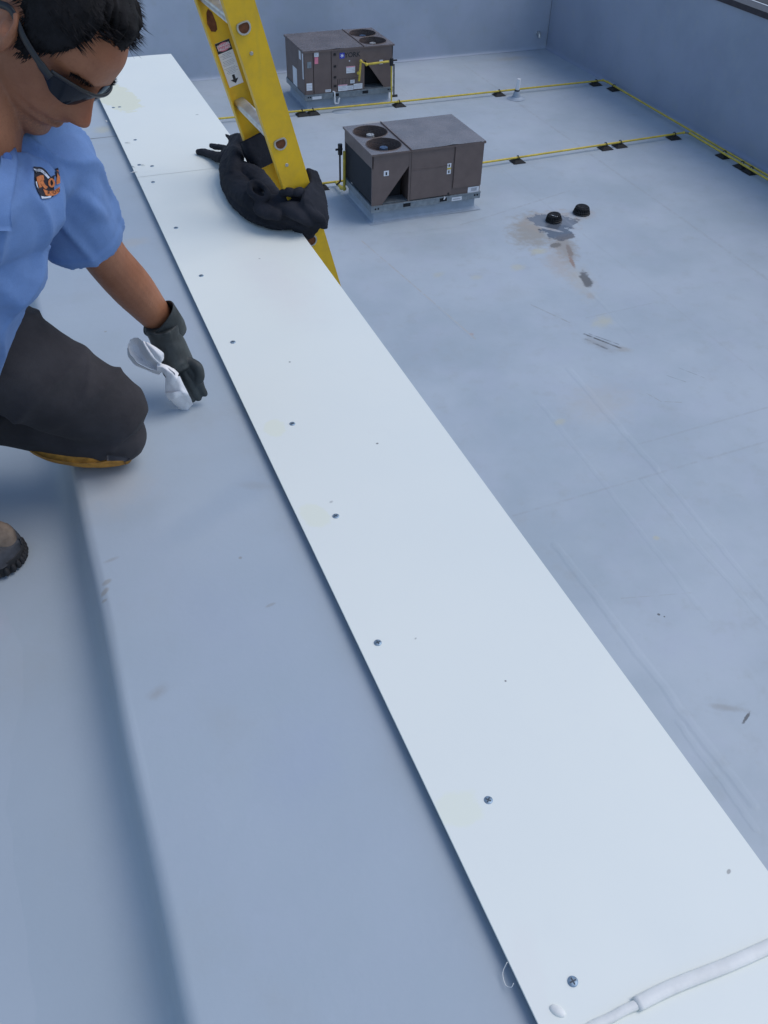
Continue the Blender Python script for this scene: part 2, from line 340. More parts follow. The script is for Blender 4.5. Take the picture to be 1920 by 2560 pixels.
def tube(pts, rad, n=10, caps=True, flat=1.0, ref=(0, 0, 1)):
    P = np.array(pts, float); k = len(P); ra = np.array([rad]*k if np.isscalar(rad) else rad, float)
    if ra.ndim == 1: ra = np.stack([ra, ra*flat], 1)
    T = np.gradient(P, axis=0); T /= np.linalg.norm(T, axis=1)[:, None]+1e-12
    ref = np.array(ref, float); v = []; a = None
    for i in range(k):
        if a is None:
            a = np.cross(ref, T[i])
            if np.linalg.norm(a) < 1e-3: a = np.cross((1, 0, .1), T[i])
        a = a - T[i]*np.dot(a, T[i]); a /= np.linalg.norm(a); b = np.cross(T[i], a)
        for j in range(n):
            t = 2*math.pi*j/n; v.append(P[i] + a*ra[i][0]*math.cos(t) + b*ra[i][1]*math.sin(t))
    f = [(i*n+j, i*n+(j+1) % n, (i+1)*n+(j+1) % n, (i+1)*n+j) for i in range(k-1) for j in range(n)]
    if caps: f += [tuple(range(n))[::-1], tuple(range((k-1)*n, k*n))]
    return v, f
def crom(P, m):                                     # smooth curve through control points (any dimension)
    P = np.array(P, float); Q = np.vstack([2*P[0]-P[1], P, 2*P[-1]-P[-2]]); out = []
    for i in range(len(P)-1):
        p0, p1, p2, p3 = Q[i:i+4]
        for t in np.linspace(0, 1, m, endpoint=False):
            out.append(.5*((2*p1)+(-p0+p2)*t+(2*p0-5*p1+4*p2-p3)*t*t+(-p0+3*p1-3*p2+p3)*t**3))
    out.append(P[-1]); return np.array(out)
def limb(pts, rads, m=8, n=20, flat=1.0, ref=(0, 0, 1), rnd=True):
    """closed tapering limb with rounded ends"""
    P = np.array(pts, float); ra = np.array(rads, float)
    if ra.ndim == 1: ra = np.stack([ra, ra*flat], 1)
    C = crom(np.hstack([P, ra]), m); Q, rr = C[:, :3], C[:, 3:]
    if rnd:
        t0 = _n(Q[0]-Q[1]); t1 = _n(Q[-1]-Q[-2]); r0, r1 = rr[0].min(), rr[-1].min()
        a = np.array([.98, .8, .5]); 
        pre = [Q[0]+t0*r0*x for x in a]; pr = [rr[0]*max(.06, math.sqrt(1-x*x)) for x in a]
        post = [Q[-1]+t1*r1*x for x in a[::-1]]; po = [rr[-1]*max(.06, math.sqrt(1-x*x)) for x in a[::-1]]
        Q = np.vstack([pre, Q, post]); rr = np.vstack([pr, rr, po])
    return tube(Q, rr, n, True, 1.0, ref)
def ellipsoid(c, ax, n=20, frame=None):
    c = np.array(c, float); F = np.eye(3) if frame is None else np.array(frame, float); v = []; f = []
    for i in range(n+1):
        a = math.pi*i/n
        for j in range(2*n):
            b = math.pi*j/n; l = np.array([math.sin(a)*math.cos(b)*ax[0], math.sin(a)*math.sin(b)*ax[1], math.cos(a)*ax[2]])
            v.append(c + F.T@l if frame is not None else c+l)
    m = 2*n
    f = [(i*m+j, (i+1)*m+j, (i+1)*m+(j+1) % m, i*m+(j+1) % m) for i in range(n) for j in range(m)]
    return v, f
def remesh(parts, voxel, smooth=4, fac=.5):
    """fuse closed pieces into one continuous skin; returns vertices and faces"""
    b = MB()
    for v, f in parts: b.add(v, f)
    me = bpy.data.meshes.new('tmp'); me.from_pydata(b.v, [], b.f); me.update()
    o = bpy.data.objects.new('tmp', me); COL.objects.link(o)
    md = o.modifiers.new('r', 'REMESH'); md.mode = 'VOXEL'; md.voxel_size = voxel
    if smooth:
        sm = o.modifiers.new('s', 'SMOOTH'); sm.iterations = smooth; sm.factor = fac
    dg = bpy.context.evaluated_depsgraph_get(); e = bpy.data.meshes.new_from_object(o.evaluated_get(dg))
    v = np.empty(len(e.vertices)*3); e.vertices.foreach_get('co', v); v = v.reshape(-1, 3)
    f = [tuple(p.vertices) for p in e.polygons]
    nn = np.empty(len(e.vertices)*3); e.vertices.foreach_get('normal', nn); nn = nn.reshape(-1, 3)
    bpy.data.objects.remove(o); bpy.data.meshes.remove(me); bpy.data.meshes.remove(e)
    return v, f, nn
def fold_noise(v, freq, seed, k=7, aniso=(1, 1, 1)):
    r = np.random.default_rng(seed); out = np.zeros(len(v)); q = v*np.array(aniso)
    wv = np.stack([np.sin(q@r.normal(size=3)*freq*.5+r.uniform(0, 6)) for _ in range(3)], 1)*.35/freq
    for i in range(k):
        d = _n(r.normal(size=3)); out += np.sin((q+wv*3)@d*freq*r.uniform(.6, 1.6)+r.uniform(0, 6.28))/k
    return out
def ridged(v, freq, seed, aniso=(1, 1, 1)): return 1-np.abs(fold_noise(v, freq, seed, 5, aniso))*2.2

def text_mesh(name, txt, size, org, ex, ey, mat, parent, extrude=.0006, bold=False):
    cu = bpy.data.curves.new('t', 'FONT'); cu.body = txt; cu.size = size; cu.extrude = extrude; cu.align_x = 'CENTER'; cu.align_y = 'CENTER'
    if bold: cu.offset = size*.022
    o = bpy.data.objects.new('t', cu); COL.objects.link(o)
    dg = bpy.context.evaluated_depsgraph_get(); me = bpy.data.meshes.new_from_object(o.evaluated_get(dg))
    ex = _n(ex); ey = _n(ey); ez = np.cross(ex, ey)
    v = np.array([x.co for x in me.vertices]).reshape(-1, 3); f = [tuple(p.vertices) for p in me.polygons]
    bpy.data.objects.remove(o); bpy.data.curves.remove(cu); bpy.data.meshes.remove(me)
    W = np.array(org)+v[:, :1]*ex+v[:, 1:2]*ey+v[:, 2:3]*ez
    if name is None: return W, f
    return mesh_obj(name, W, f, mat, parent)

# ------------------------------------------------------------------ the setting
ZR = -6.20; ZU = -.105; XE = -.062; XP0, XP1 = .326, .705; YEND = 4.25
XW = 15.15; YW = 24.85; ZWT = -3.48
def grid_sheet(x0, x1, y0, y1, nx, ny, zf):
    xs = np.linspace(x0, x1, nx+1); ys = np.linspace(y0, y1, ny+1)
    v = [(x, y, zf(x, y)) for y in ys for x in xs]
    f = [(j*(nx+1)+i, j*(nx+1)+i+1, (j+1)*(nx+1)+i+1, (j+1)*(nx+1)+i) for j in range(ny) for i in range(nx)]
    return v, f
v, f = grid_sheet(-12, XW+.2, -6, YW+.2, 60, 70, lambda x, y: ZR+.006*math.sin(x*1.7+y*.6)*math.sin(y*.9))
tag(mesh_obj('lower_roof', v, f, M_ROOF, smooth=True), kind='structure')
v, f = grid_sheet(-9, XE-.04, -5, YEND-.02, 90, 90, lambda x, y: ZU-.003+.002*math.sin(x*9+y*3)*math.sin(y*7))
tag(mesh_obj('upper_roof', v, f, M_UP, smooth=True), kind='structure')
v, f = grid_sheet(-60, 160, -60, 160, 4, 4, lambda x, y: -10.5)
tag(mesh_obj('ground', v, f, M_ASPH), kind='structure')

# parapet: membrane wrapped over a wide curb, white metal coping on its outer half
par = thing('parapet_wall', (.3, 0, ZU), 'long low parapet wrapped in blue grey membrane under the white coping', 'parapet wall')
prof = []
rr_ = .022
for a in np.linspace(180, 90, 9): prof.append((XE+rr_+rr_*math.cos(R(a)), -.016-rr_+rr_*math.sin(R(a))))
prof = [(XE-.30, ZU-.0075), (XE-.15, ZU-.0015), (XE-.08, ZU+.0015), (XE-.045, ZU+.006), (XE-.022, ZU+.015), (XE-.010, ZU+.034), (XE-.003, ZU+.058)] + prof + [(XE+rr_+.004, -.016), (XE+rr_+.02, -.016), (.10, -.016), (.2, -.016), (XP1-.026, -.016), (XP1-.02, -.017), (XP1-.02, -.03), (XP1-.02, ZR)]
ys = np.linspace(-5, YEND-.01, 140)
v = []; 
for y in ys:
    for i, (x, z) in enumerate(prof):
        wob = .0015*math.sin(y*5+1)+.001*math.sin(y*13) if 1 < i < len(prof)-2 else 0
        v.append((x+(wob if 6 < i < 15 else 0), y, z+(wob*.6 if 14 < i < 18 else 0)))
k = len(prof)
f = [(j*k+i, j*k+i+1, (j+1)*k+i+1, (j+1)*k+i) for j in range(len(ys)-1) for i in range(k-1)]
f.append(tuple((len(ys)-1)*k+i for i in range(k)))
mesh_obj('cap_membrane', v, f, M_CAP, par, smooth=True, auto=40)
MB().box((-9, YEND-.02, ZR), (XP1-.03, YEND-.012, ZU-.02)).build('end_face', M_BRICKGREY, par)

# walls round the lower roof
rw = thing('perimeter_wall', (XW, 8, ZR), 'long dark blue grey perimeter wall beside the yellow gas pipes', 'wall')
v, f = grid_sheet(0, 1, -6, YW, 1, 60, lambda x, y: 0)
prof = [(XW-.07, ZR+.004), (XW-.045, ZR+.010), (XW-.02, ZR+.030), (XW-.004, ZR+.065), (XW, ZR+.12), (XW+.003, ZR+.3), (XW+.01, ZWT)]
ys = np.linspace(-6, YW, 50)
v = [(x+.01*math.sin(y*2.1+z), y, z) for y in ys for x, z in prof]; k = len(prof)
f = [(j*k+i, (j+1)*k+i, (j+1)*k+i+1, j*k+i+1) for j in range(len(ys)-1) for i in range(k-1)]
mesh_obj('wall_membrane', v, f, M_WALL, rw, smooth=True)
MB().box((XW+.02, -6, ZR-4), (XW+.30, YW, ZWT-.01)).build('wall_core', M_BRICKGREY, rw)
MB().box((XW-.03, -6, ZWT-.005), (XW+.36, YW, ZWT+.11)).build('coping', M_DARKMETAL, rw)
MB().box((XW+.365, -6, ZWT+.06), (XW+.40, YW, ZWT+.115)).build('edge_trim', M_PVC, rw)
bw = thing('perimeter_wall', (8, YW, ZR), 'grey membrane covered perimeter wall behind the farther rooftop unit', 'wall')
prof = [(YW-.07, ZR+.004), (YW-.045, ZR+.010), (YW-.02, ZR+.030), (YW-.004, ZR+.065), (YW, ZR+.12), (YW+.003, ZR+.3), (YW+.01, ZWT)]; k = len(prof)
xs = np.linspace(-12, XW, 50)
v = [(x, y+.01*math.sin(x*2.1+z), z) for x in xs for y, z in prof]
f = [(j*k+i, j*k+i+1, (j+1)*k+i+1, (j+1)*k+i) for j in range(len(xs)-1) for i in range(k-1)]
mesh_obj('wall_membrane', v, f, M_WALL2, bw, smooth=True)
MB().box((-12, YW+.02, ZR-4), (XW+.3, YW+.3, ZWT-.01)).build('wall_core', M_BRICKGREY, bw)
MB().box((-12, YW-.03, ZWT-.005), (XW-.04, YW+.36, ZWT+.11)).build('coping', M_DARKMETAL, bw)
p = ony(1345, 82, YW)
b = MB(); b.cyl((p[0], YW-.10, p[2]), .05, .10, 14, 1); b.cyl((p[0], YW-.13, p[2]), .03, .05, 12, 1); b.tube([(p[0], YW-.1, p[2]), (p[0], YW-.12, p[2]-.1)], [.04, .045], 12)
tag(b.build('wall_spigot', M_ALU, smooth=True, auto=40), 'small pale metal spigot sticking out of the back wall near the corner', 'spigot')

# white coping sheets with their screws
def screw(x, y, parent, sc=1.0):
    r = .0062*sc; b = MB(); z = .0016
    n = 20; a = random.uniform(0, 1.5)
    rings = [(r*1.0, z-.0004), (r*1.0, z+.0007), (r*.93, z+.0012), (r*.4, z+.00135)]
    v = []; f = []
    for (q, h) in rings:
        for j in range(n): v.append((x+q*math.cos(2*math.pi*j/n), y+q*math.sin(2*math.pi*j/n), h))
    f = [(i*n+j, i*n+(j+1) % n, (i+1)*n+(j+1) % n, (i+1)*n+j) for i in range(3) for j in range(n)]
    f.append(tuple(3*n+j for j in range(n)))
    b.add(v, f, 0)
    s = b.build('screw', M_ZINC, parent, smooth=True, auto=50, org=(x, y, z))
    c = MB()
    for q in (a, a+math.pi/2):
        dx, dy = math.cos(q), math.sin(q); px, py = -dy, dx; L = r*.66; wd = r*.26; zz = z+.0024
        c.poly([(x+dx*L+px*wd*.5, y+dy*L+py*wd*.5, zz-.001), (x-dx*L+px*wd*.5, y-dy*L+py*wd*.5, zz-.001), (x-dx*L-px*wd*.5, y-dy*L-py*wd*.5, zz-.001), (x+dx*L-px*wd*.5, y+dy*L-py*wd*.5, zz-.001)], .0003+.00002*(q > a), (0, 0, 1))
    c.build('cross_slot', M_SLOT, s)
    return s
def coping(y0, y1, label, screws, dz=0.0):
    n = max(2, int((y1-y0)/.12)); ysx = np.linspace(y0, y1, n); v = []
    th = .0016
    pr = [(XP0+.06, -.0022), (XP0+.0012, -.0022), (XP0-.0004, -.0008), (XP0, th), (XP0+.09, th), (XP0+.19, th), (XP0+.29, th), (XP1, th), (XP1+.0015, -.008), (XP1+.001, -.05)]
    for y in ysx:
        for i, (x, z) in enumerate(pr):
            wav = .0006*math.sin(y*6.3+i)+.0005*math.sin(y*11+i*2) if i in (4, 5, 6) else 0
            e = .0012*math.sin(y*2.3+.6) if i < 4 else 0
            v.append((x+e, y, z+dz+wav))
    k = len(pr); f = [(j*k+i, j*k+i+1, (j+1)*k+i+1, (j+1)*k+i) for j in range(n-1) for i in range(k-1)]
    o = mesh_obj('coping_sheet', v, f, M_WHITE, None, smooth=True, auto=30, org=((XP0+XP1)/2, y0, 0))
    tag(o, label, 'coping sheet', 'white metal coping sheets on the parapet')
    for (x, y) in screws: screw(x, y, o, 1.05)
    return o
coping(.236, 2.930, 'long white coping sheet with nine screws between the sealant bead and the dark cloth', [(.368, 2.872), (.368, 2.517), (.371, 2.204), (.367, 1.849), (.404, 1.486), (.395, 1.178), (.358, .863), (.401, .543), (.389, .29)])
coping(2.926, YEND, 'far white coping sheet with the large yellowish patch, beyond the joint near the dark cloth', [(.390, 3.005), (.352, 3.028), (.379, 3.26), (.383, 3.62), (.36, 3.62)], .0006)
coping(-1.6, .2385, 'near white coping sheet in the bottom corner, below the sealant bead', [(.39, .1)], .0002)
# sealant bead over the lower joint
pth = [(.50, .215, .004), (.53, .221, .006), (.56, .226, .007), (.575, .228, .008)]
b = MB(); b.tube(crom([(XP0+.02, .238, .0010), (.385, .239, .0022), (.41, .2385, .0035), (.43, .2395, .0045), (.4475, .239, .0050)], 6), [.0050]*6+[.0058]*19, 10, None, True, .6)
b.tube(crom([(.4455, .2395, .0050), (.50, .2405, .0052), (.58, .237, .0052), (.66, .236, .0050), (.70, .2345, .0045)], 8), .0086, 12, None, True, .45)
tag(b.build('sealant_bead', M_SEAL, None, True, org=(.55, .23, 0)), 'thick white sealant bead across the joint of the coping in the bottom corner', 'sealant bead')
b = MB(); b.add(*ellipsoid((.355, .268, .0018), (.006, .010, .004), 10, [[.8, .6, 0], [-.6, .8, 0], [0, 0, 1]]))
tag(b.build('sealant_drop', M_SEAL, None, True, org=(.355, .268, .0018)), 'small white drop of sealant beside the lowest screw', 'sealant drop')
b = MB(); b.tube(crom([onz(1268, 2405, .001), onz(1257, 2432, -.008), onz(1264, 2462, -.010), onz(1278, 2468, -.004), onz(1284, 2458, .001)], 6), .0005, 6)
tag(b.build('thread', M_SEAL, None, True, org=tuple(onz(1268, 2440, 0))), 'fine white thread looping out from under the coping edge', 'thread')
for q in [((324, 433), (344, 429)), ((352, 412), (363, 413)), ((330, 415), (338, 418)), ((312, 357), (326, 357)), ((262, 302), (268, 304))]:
    a, c = onz(*q[0], .003), onz(*q[1], .003); b = MB(); b.tube([a, (a+c)/2+np.array([0, 0, .002]), c], [.001, .0025, .001], 6, None, True, .5)
    tag(b.build('sealant_scrap', M_SEAL, None, True, org=tuple(a)), 'thin pale scrap of dried sealant by the far coping joint', 'sealant scrap', 'sealant scraps by the far joint')
# ------------------------------------------------------------------ ladder
U_ = _n((-.258, 0, .966)); V_ = _n((.966, 0, .258)); tw = -.043
W_ = _n(np.array([0, 1, 0])+V_*tw); V_ = _n(V_-np.array([0, 1, 0])*tw*1.0)
LO = np.array([.705, 2.41, .0016])
def LP(u, v, w): return LO+U_*u+V_*v+W_*w
lad = thing('extension_ladder', tuple(LP(-6.41, .03, .19)), 'yellow fibreglass extension ladder leaning on the white coping', 'ladder')
UB, UT, WL = -6.41, 1.42, .379
def rail(w0, sgn):
    th, fl = .004, .030
    pr = [(-.003, 0), (.075, 0), (.075, fl), (.071, fl), (.071, th), (.001, th), (.001, fl), (-.003, fl)]
    us = np.linspace(UB, UT, 40); v = [LP(u, a, w0+sgn*c) for u in us for a, c in pr]; k = len(pr)
    f = [(j*k+i, j*k+(i+1) % k, (j+1)*k+(i+1) % k, (j+1)*k+i) for j in range(len(us)-1) for i in range(k)]
    f += [tuple(range(k)), tuple((len(us)-1)*k+i for i in range(k))]
    o = mesh_obj('side_rail', v, f, M_FRP, lad, org=tuple(LP(UB, .03, w0)))
    for u in (.184, .488, .792, 1.096):
        b = MB(); c = LP(u, .026, w0-sgn*.0005); n = W_*(-sgn)
        b.tube([c, c+n*.0022], [.0052, .0040], 12)
        b.build('rivet', M_ALU, o, True, auto=40)
    return o
r_near = rail(0.0, 1); r_far = rail(WL, -1)
# steel foot on each rail
for w0 in (.002, WL-.002):
    b = MB(); c = LP(UB+.02, .036, w0); b.box((c[0]-.06, c[1]-.04, ZR+.001), (c[0]+.08, c[1]+.04, ZR+.03)); b.build('foot_pad', M_RUBBER, lad)
def dprof(r, n=18):
    out = []
    for i in range(n):
        t = 2*math.pi*i/n; a, c = math.cos(t), math.sin(t)
        if c > .55: c = .55+(c-.55)*.25
        out.append((r*c, r*a))
    return out
for i, u in enumerate(np.arange(.248+3*.304, UB+.1, -.304)):
    o_ = dprof(.0185); i_ = dprof(.0145); n = 18; v = []; f = []; m = []
    for (pf, w_) in ((i_, .003), (i_, -.0045), (o_, -.0045), (dprof(.0195), -.001), (o_, .004), (o_, .1), (o_, WL-.1), (o_, WL-.004), (dprof(.0195), WL+.001), (o_, WL+.0045), (i_, WL+.0045), (i_, WL-.003)):
        v += [LP(u+a, .027+c, w_) for a, c in pf]
    for k in range(11):
        f += [(k*n+j, k*n+(j+1) % n, (k+1)*n+(j+1) % n, (k+1)*n+j) for j in range(n)]
    ro = mesh_obj('rung', v, f, M_ALU, lad, smooth=True, auto=50, org=tuple(LP(u, .027, 0)))
    for wq in (-.0028, WL+.0028): mesh_obj('end_plug', [LP(u+a, .027+c, wq) for a, c in i_], [tuple(range(n))], M_RUSTPLUG, ro)
# rusty slot in the far rail
b = MB(); sp = [(.498, .026), (.503, .014), (.525, .010), (.552, .018), (.560, .026), (.548, .034), (.520, .036), (.503, .033)]
b.poly([LP(u-.045, v, WL-.0046) for u, v in sp], .0006, W_*-1); b.build('rail_slot', M_RUSTPLUG, lad)
# warning label on the inner face of the far rail
def lq(u0, u1, v0, v1, lift, name, mat, par): 
    b = MB(); w0 = WL-.0042-lift
    b.poly([LP(u0, v0, w0), LP(u0, v1, w0), LP(u1, v1, w0), LP(u1, v0, w0)], .0003, -W_); return b.build(name, mat, par)
lab = lq(.298, .424, .011, .057, .0004, 'warning_label', M_LABELW, lad)
lq(.3945, .4237, .0112, .0568, .0008, 'label_header', M_INK, lab)
b = MB(); b.poly([LP(.409+.0115*math.sin(t), .034+.0195*math.cos(t), WL-.0054) for t in np.linspace(0, 2*math.pi, 28, endpoint=False)], .0003, -W_); b.build('label_oval', M_LABELP, lab)
for j, (tx, uu) in enumerate((('DANGER', .4135), ('FALLING', .4045))):
    text_mesh('label_text', tx, .0098, LP(uu, .034, WL-.0061), V_, U_, M_LABELW, lab, .0001, True)
b = MB()
rows = [.389, .385, .381, .377, .369, .365, .361, .357, .349, .345, .341, .337, .333]
for k, uu in enumerate(rows):
    h = .010+.009*random.random(); c = .034+random.uniform(-.003, .003)
    x = c-h
    while x < c+h:
        l = random.uniform(.002, .005); b.poly([LP(uu, x, WL-.0050), LP(uu, min(x+l, c+h), WL-.0050), LP(uu+.0017, min(x+l, c+h), WL-.0050), LP(uu+.0017, x, WL-.0050)], .0001, -W_); x += l+.0012
b.build('label_lines', M_GREYINK, lab)
b = MB(); b.poly([LP(u, v, WL-.0052) for u, v in [(.329, .030), (.329, .038), (.316, .038), (.316, .046), (.304, .034), (.316, .022), (.316, .030)]], .0003, -W_); b.build('label_arrow', M_INK, lab)

# a thin sheet through a grid of control points
def sheet(rows, m=8, th=.0012):
    A = np.array(rows, float); A = np.stack([crom(r, m) for r in A]); A = np.stack([crom(A[:, j], m) for j in range(A.shape[1])], 1)
    nu, nv = A.shape[:2]; v = A.reshape(-1, 3)
    du = np.gradient(A, axis=0); dv = np.gradient(A, axis=1); N = np.cross(du, dv).reshape(-1, 3); N /= np.linalg.norm(N, axis=1)[:, None]+1e-12
    f = [(i*nv+j, i*nv+j+1, (i+1)*nv+j+1, (i+1)*nv+j) for i in range(nu-1) for j in range(nv-1)]
    k = nu*nv; V = np.vstack([v+N*th/2, v-N*th/2]); F = f+[(a+k, d_+k, c+k, b_+k) for a, b_, c, d_ in f]
    ring = [j for j in range(nv)]+[i*nv+nv-1 for i in range(1, nu)]+[(nu-1)*nv+j for j in range(nv-2, -1, -1)]+[i*nv for i in range(nu-2, 0, -1)]
    F += [(ring[q], ring[(q+1) % len(ring)], ring[(q+1) % len(ring)]+k, ring[q]+k) for q in range(len(ring))]
    return V, F

# ------------------------------------------------------------------ dark cloth tied round the ladder
def Z(u, v, z): return tuple(onz(u, v, z))
parts = []
def pl(pts, rads, flat=1.0, n=16, m=6, ref=(0, 0, 1)): parts.append(limb(pts, rads, m, n, flat, ref))
def twist(pts, rads, k=5, turns=.6, seed=1, sr=.55):
    k = max(2, k-3); turns *= .5; sr = .72
    '''a bunched length of cloth: flattened folds wound loosely round one another'''
    r_ = np.random.default_rng(seed); P = crom(np.hstack([np.array(pts, float), np.array(rads, float)[:, None]]), 5); Q, ra = P[:, :3], P[:, 3]
    T = np.gradient(Q, axis=0); T /= np.linalg.norm(T, axis=1)[:, None]; a = np.cross(T, (0, 0, 1)); a /= np.linalg.norm(a, axis=1)[:, None]; b_ = np.cross(T, a); n_ = len(Q)
    for q in range(k):
        ph = 2*math.pi*q/k+r_.uniform(-.5, .5); L0 = 0 if r_.uniform() < .7 else int(n_*.2); ps = []; rs = []
        for i in range(L0, n_):
            t = i/(n_-1); an = ph+turns*2*math.pi*t+.5*math.sin(t*7+q*2); rr3 = ra[i]*(.62+.2*math.sin(t*9+q*3))
            ps.append(Q[i]+(a[i]*math.cos(an)+b_[i]*math.sin(an)*.8)*rr3); w_ = ra[i]*sr*(1+.35*math.sin(t*11+q*5)); rs.append((w_*1.35, w_*.55))
        v, f = tube(ps, rs, 14, True, 1, tuple(r_.normal(size=3))); parts.append((v, f))
    parts.append(tube(Q, np.stack([ra*.72, ra*.72], 1), 14))
def slab(rows, th=.011, m=5): parts.append(sheet(rows, m, th))
def Zp(x, y, z): return tuple(onz(450+.4727*x, 200+.4727*y, z))
def Yp(x, y, yy): return tuple(ony(450+.4727*x, 200+.4727*y, yy))
# roll lying on the coping, from the back rail to the front rail
pl([Zp(285, 395, .05), Zp(268, 440, .045), Zp(275, 500, .040), Zp(315, 575, .040), Zp(385, 640, .042), Zp(470, 688, .042), Zp(560, 715, .040), Zp(640, 735, .034)], [.028, .034, .038, .040, .041, .041, .038, .030], .9, 22)
pl([Zp(330, 460, .062), Zp(400, 500, .066), Zp(455, 560, .064), Zp(500, 620, .060), Zp(560, 650, .06)], [(.024, .018), (.030, .020), (.026, .018), (.026, .020), (.024, .018)], 1, 18)
pl([Zp(250, 430, .03), Zp(240, 520, .022), Zp(290, 630, .020), Zp(390, 720, .020), Zp(500, 760, .020), Zp(590, 770, .016)], [(.014, .016), (.018, .018), (.022, .016), (.022, .016), (.018, .014), (.010, .010)], 1, 16)
# open mouth of a sleeve in the roll
cx_ = np.array(Zp(415, 588, .092)); e1 = np.array(Zp(460, 600, .090))-cx_; e2 = np.array(Zp(408, 545, .100))-cx_
ring = [cx_+e1*math.cos(t)*1.05+e2*math.sin(t) for t in np.linspace(0, 2*math.pi, 15)]
pl([tuple(q) for q in ring], [.0085]*15, 1, 12, 3)
pl([tuple(cx_+e2*.9+np.array([0, 0, -.012])), tuple(cx_+e2*1.3+np.array([0, 0, -.03]))], [.024, .024], .6)
pl([tuple(cx_+e1*1.0-e2*.2+np.array([0, 0, -.016])), Zp(500, 640, .07), Zp(560, 665, .06)], [(.016, .012), (.020, .016), (.018, .014)])
pl([tuple(cx_-e2*.9+np.array([0, 0, -.012])), Zp(440, 690, .06), Zp(520, 715, .06)], [(.016, .012), (.024, .016), (.022, .014)])
# loose end pointing to the left
pl([Zp(97, 380, .011), Zp(135, 385, .014), Zp(185, 400, .018), Zp(235, 415, .03)], [(.009, .010), (.013, .012), (.017, .014), (.022, .018)])
pl([Zp(165, 348, .018), Zp(195, 354, .026), Zp(240, 362, .04), Zp(265, 385, .05)], [(.007, .008), (.011, .008), (.014, .010), (.02, .016)])
# upright fold beside the back rail
slab([[Zp(246, 288, .075), Zp(268, 298, .085), Zp(300, 286, .10), Zp(325, 284, .12)], [Zp(262, 322, .07), Zp(280, 326, .09), Zp(305, 318, .105), Zp(330, 320, .11)], [Zp(250, 372, .065), Zp(285, 378, .095), Zp(312, 370, .09), Zp(332, 362, .09)], [Zp(236, 430, .05), Zp(275, 440, .085), Zp(310, 428, .085), Zp(330, 412, .07)], [Zp(232, 480, .045), Zp(270, 490, .075), Zp(300, 478, .07), Zp(322, 460, .06)]], .012)
# knot in front of the front rail
pl([Zp(520, 650, .07), Zp(560, 615, .085), Zp(610, 606, .088), Zp(660, 620, .08), Zp(690, 650, .06)], [(.018, .016), (.026, .020), (.030, .022), (.026, .022), (.02, .02)], 1, 18)
pl([Zp(540, 600, .10), Zp(575, 592, .112), Zp(600, 600, .10)], [(.008, .010), (.014, .012), (.014, .012)])
pl([Zp(600, 600, .105), Zp(630, 594, .112), Zp(655, 608, .10)], [(.010, .010), (.014, .012), (.012, .012)])
pl([Zp(520, 680, .06), Zp(580, 680, .07), Zp(640, 705, .065), Zp(700, 745, .035)], [(.020, .016), (.030, .020), (.032, .020), (.026, .016)], 1, 18)
pl([Zp(640, 660, .07), Zp(690, 680, .062), Zp(740, 690, .045)], [(.020, .016), (.022, .018), (.020, .016)])
pl([Zp(660, 700, .05), Zp(720, 715, .035), Zp(760, 720, .02)], [(.018, .014), (.022, .016), (.018, .014)])
# broad end drawn round the outer side of the front rail
slab([[Yp(668, 470, 2.46), Yp(690, 478, 2.46), Yp(715, 490, 2.47)], [Yp(688, 538, 2.42), Yp(715, 545, 2.43), Yp(748, 565, 2.44)], [Yp(655, 592, 2.375), Yp(705, 605, 2.385), Yp(766, 640, 2.41)], [Yp(650, 655, 2.35), Yp(710, 680, 2.355), Yp(777, 690, 2.385)], [Yp(690, 722, 2.345), Yp(735, 745, 2.35), Yp(776, 745, 2.37)], [Yp(735, 772, 2.345), Yp(752, 784, 2.35), Yp(768, 786, 2.36)]], .013)
pl([Yp(648, 660, 2.36), Yp(690, 700, 2.345), Yp(740, 730, 2.345), Yp(765, 770, 2.35)], [(.010, .016), (.014, .014), (.012, .012), (.008, .008)])
# flap hanging over the coping edge under the knot
slab([[Zp(540, 745, .03), Zp(610, 760, .03), Zp(690, 755, .03)], [Yp(590, 772, 2.385), Yp(640, 775, 2.36), Yp(725, 758, 2.345)], [Yp(622, 808, 2.39), Yp(665, 806, 2.365), Yp(734, 786, 2.35)], [Yp(652, 852, 2.39), Yp(672, 846, 2.375), Yp(700, 830, 2.36)]], .012)
v, f, nn = remesh(parts, .0038, 2)
d = fold_noise(v, 60, 3, 6)*.0016 + np.maximum(0, ridged(v, 38, 9))**2*.0014 + np.maximum(0, ridged(v, 105, 10))**2*.0016 + fold_noise(v, 230, 5)*.0004
v = v+nn*d[:, None]
clo = mesh_obj('dark_cloth', v, f, M_CLOTH, None, smooth=True, org=tuple(Z(640, 480, .0)))
tag(clo, 'black jersey cloth knotted round the foot of the yellow ladder where it meets the coping', 'cloth')
# flat sheet of the cloth drawn round the back rail
rows = [[Yp(318, 330, 2.80), Yp(335, 322, 2.75), Yp(380, 300, 2.745), Yp(445, 266, 2.75)], [Yp(335, 385, 2.79), Yp(355, 378, 2.74), Yp(410, 352, 2.738), Yp(470, 330, 2.745)], [Yp(355, 430, 2.78), Yp(385, 425, 2.735), Yp(435, 402, 2.735), Yp(490, 380, 2.74)], [Yp(385, 480, 2.77), Yp(412, 474, 2.735), Yp(450, 457, 2.735), Yp(505, 430, 2.74)]]
V, F = sheet(rows, 6, .003)
o = mesh_obj('cloth_fold', V, F, M_CLOTH, clo, smooth=True)

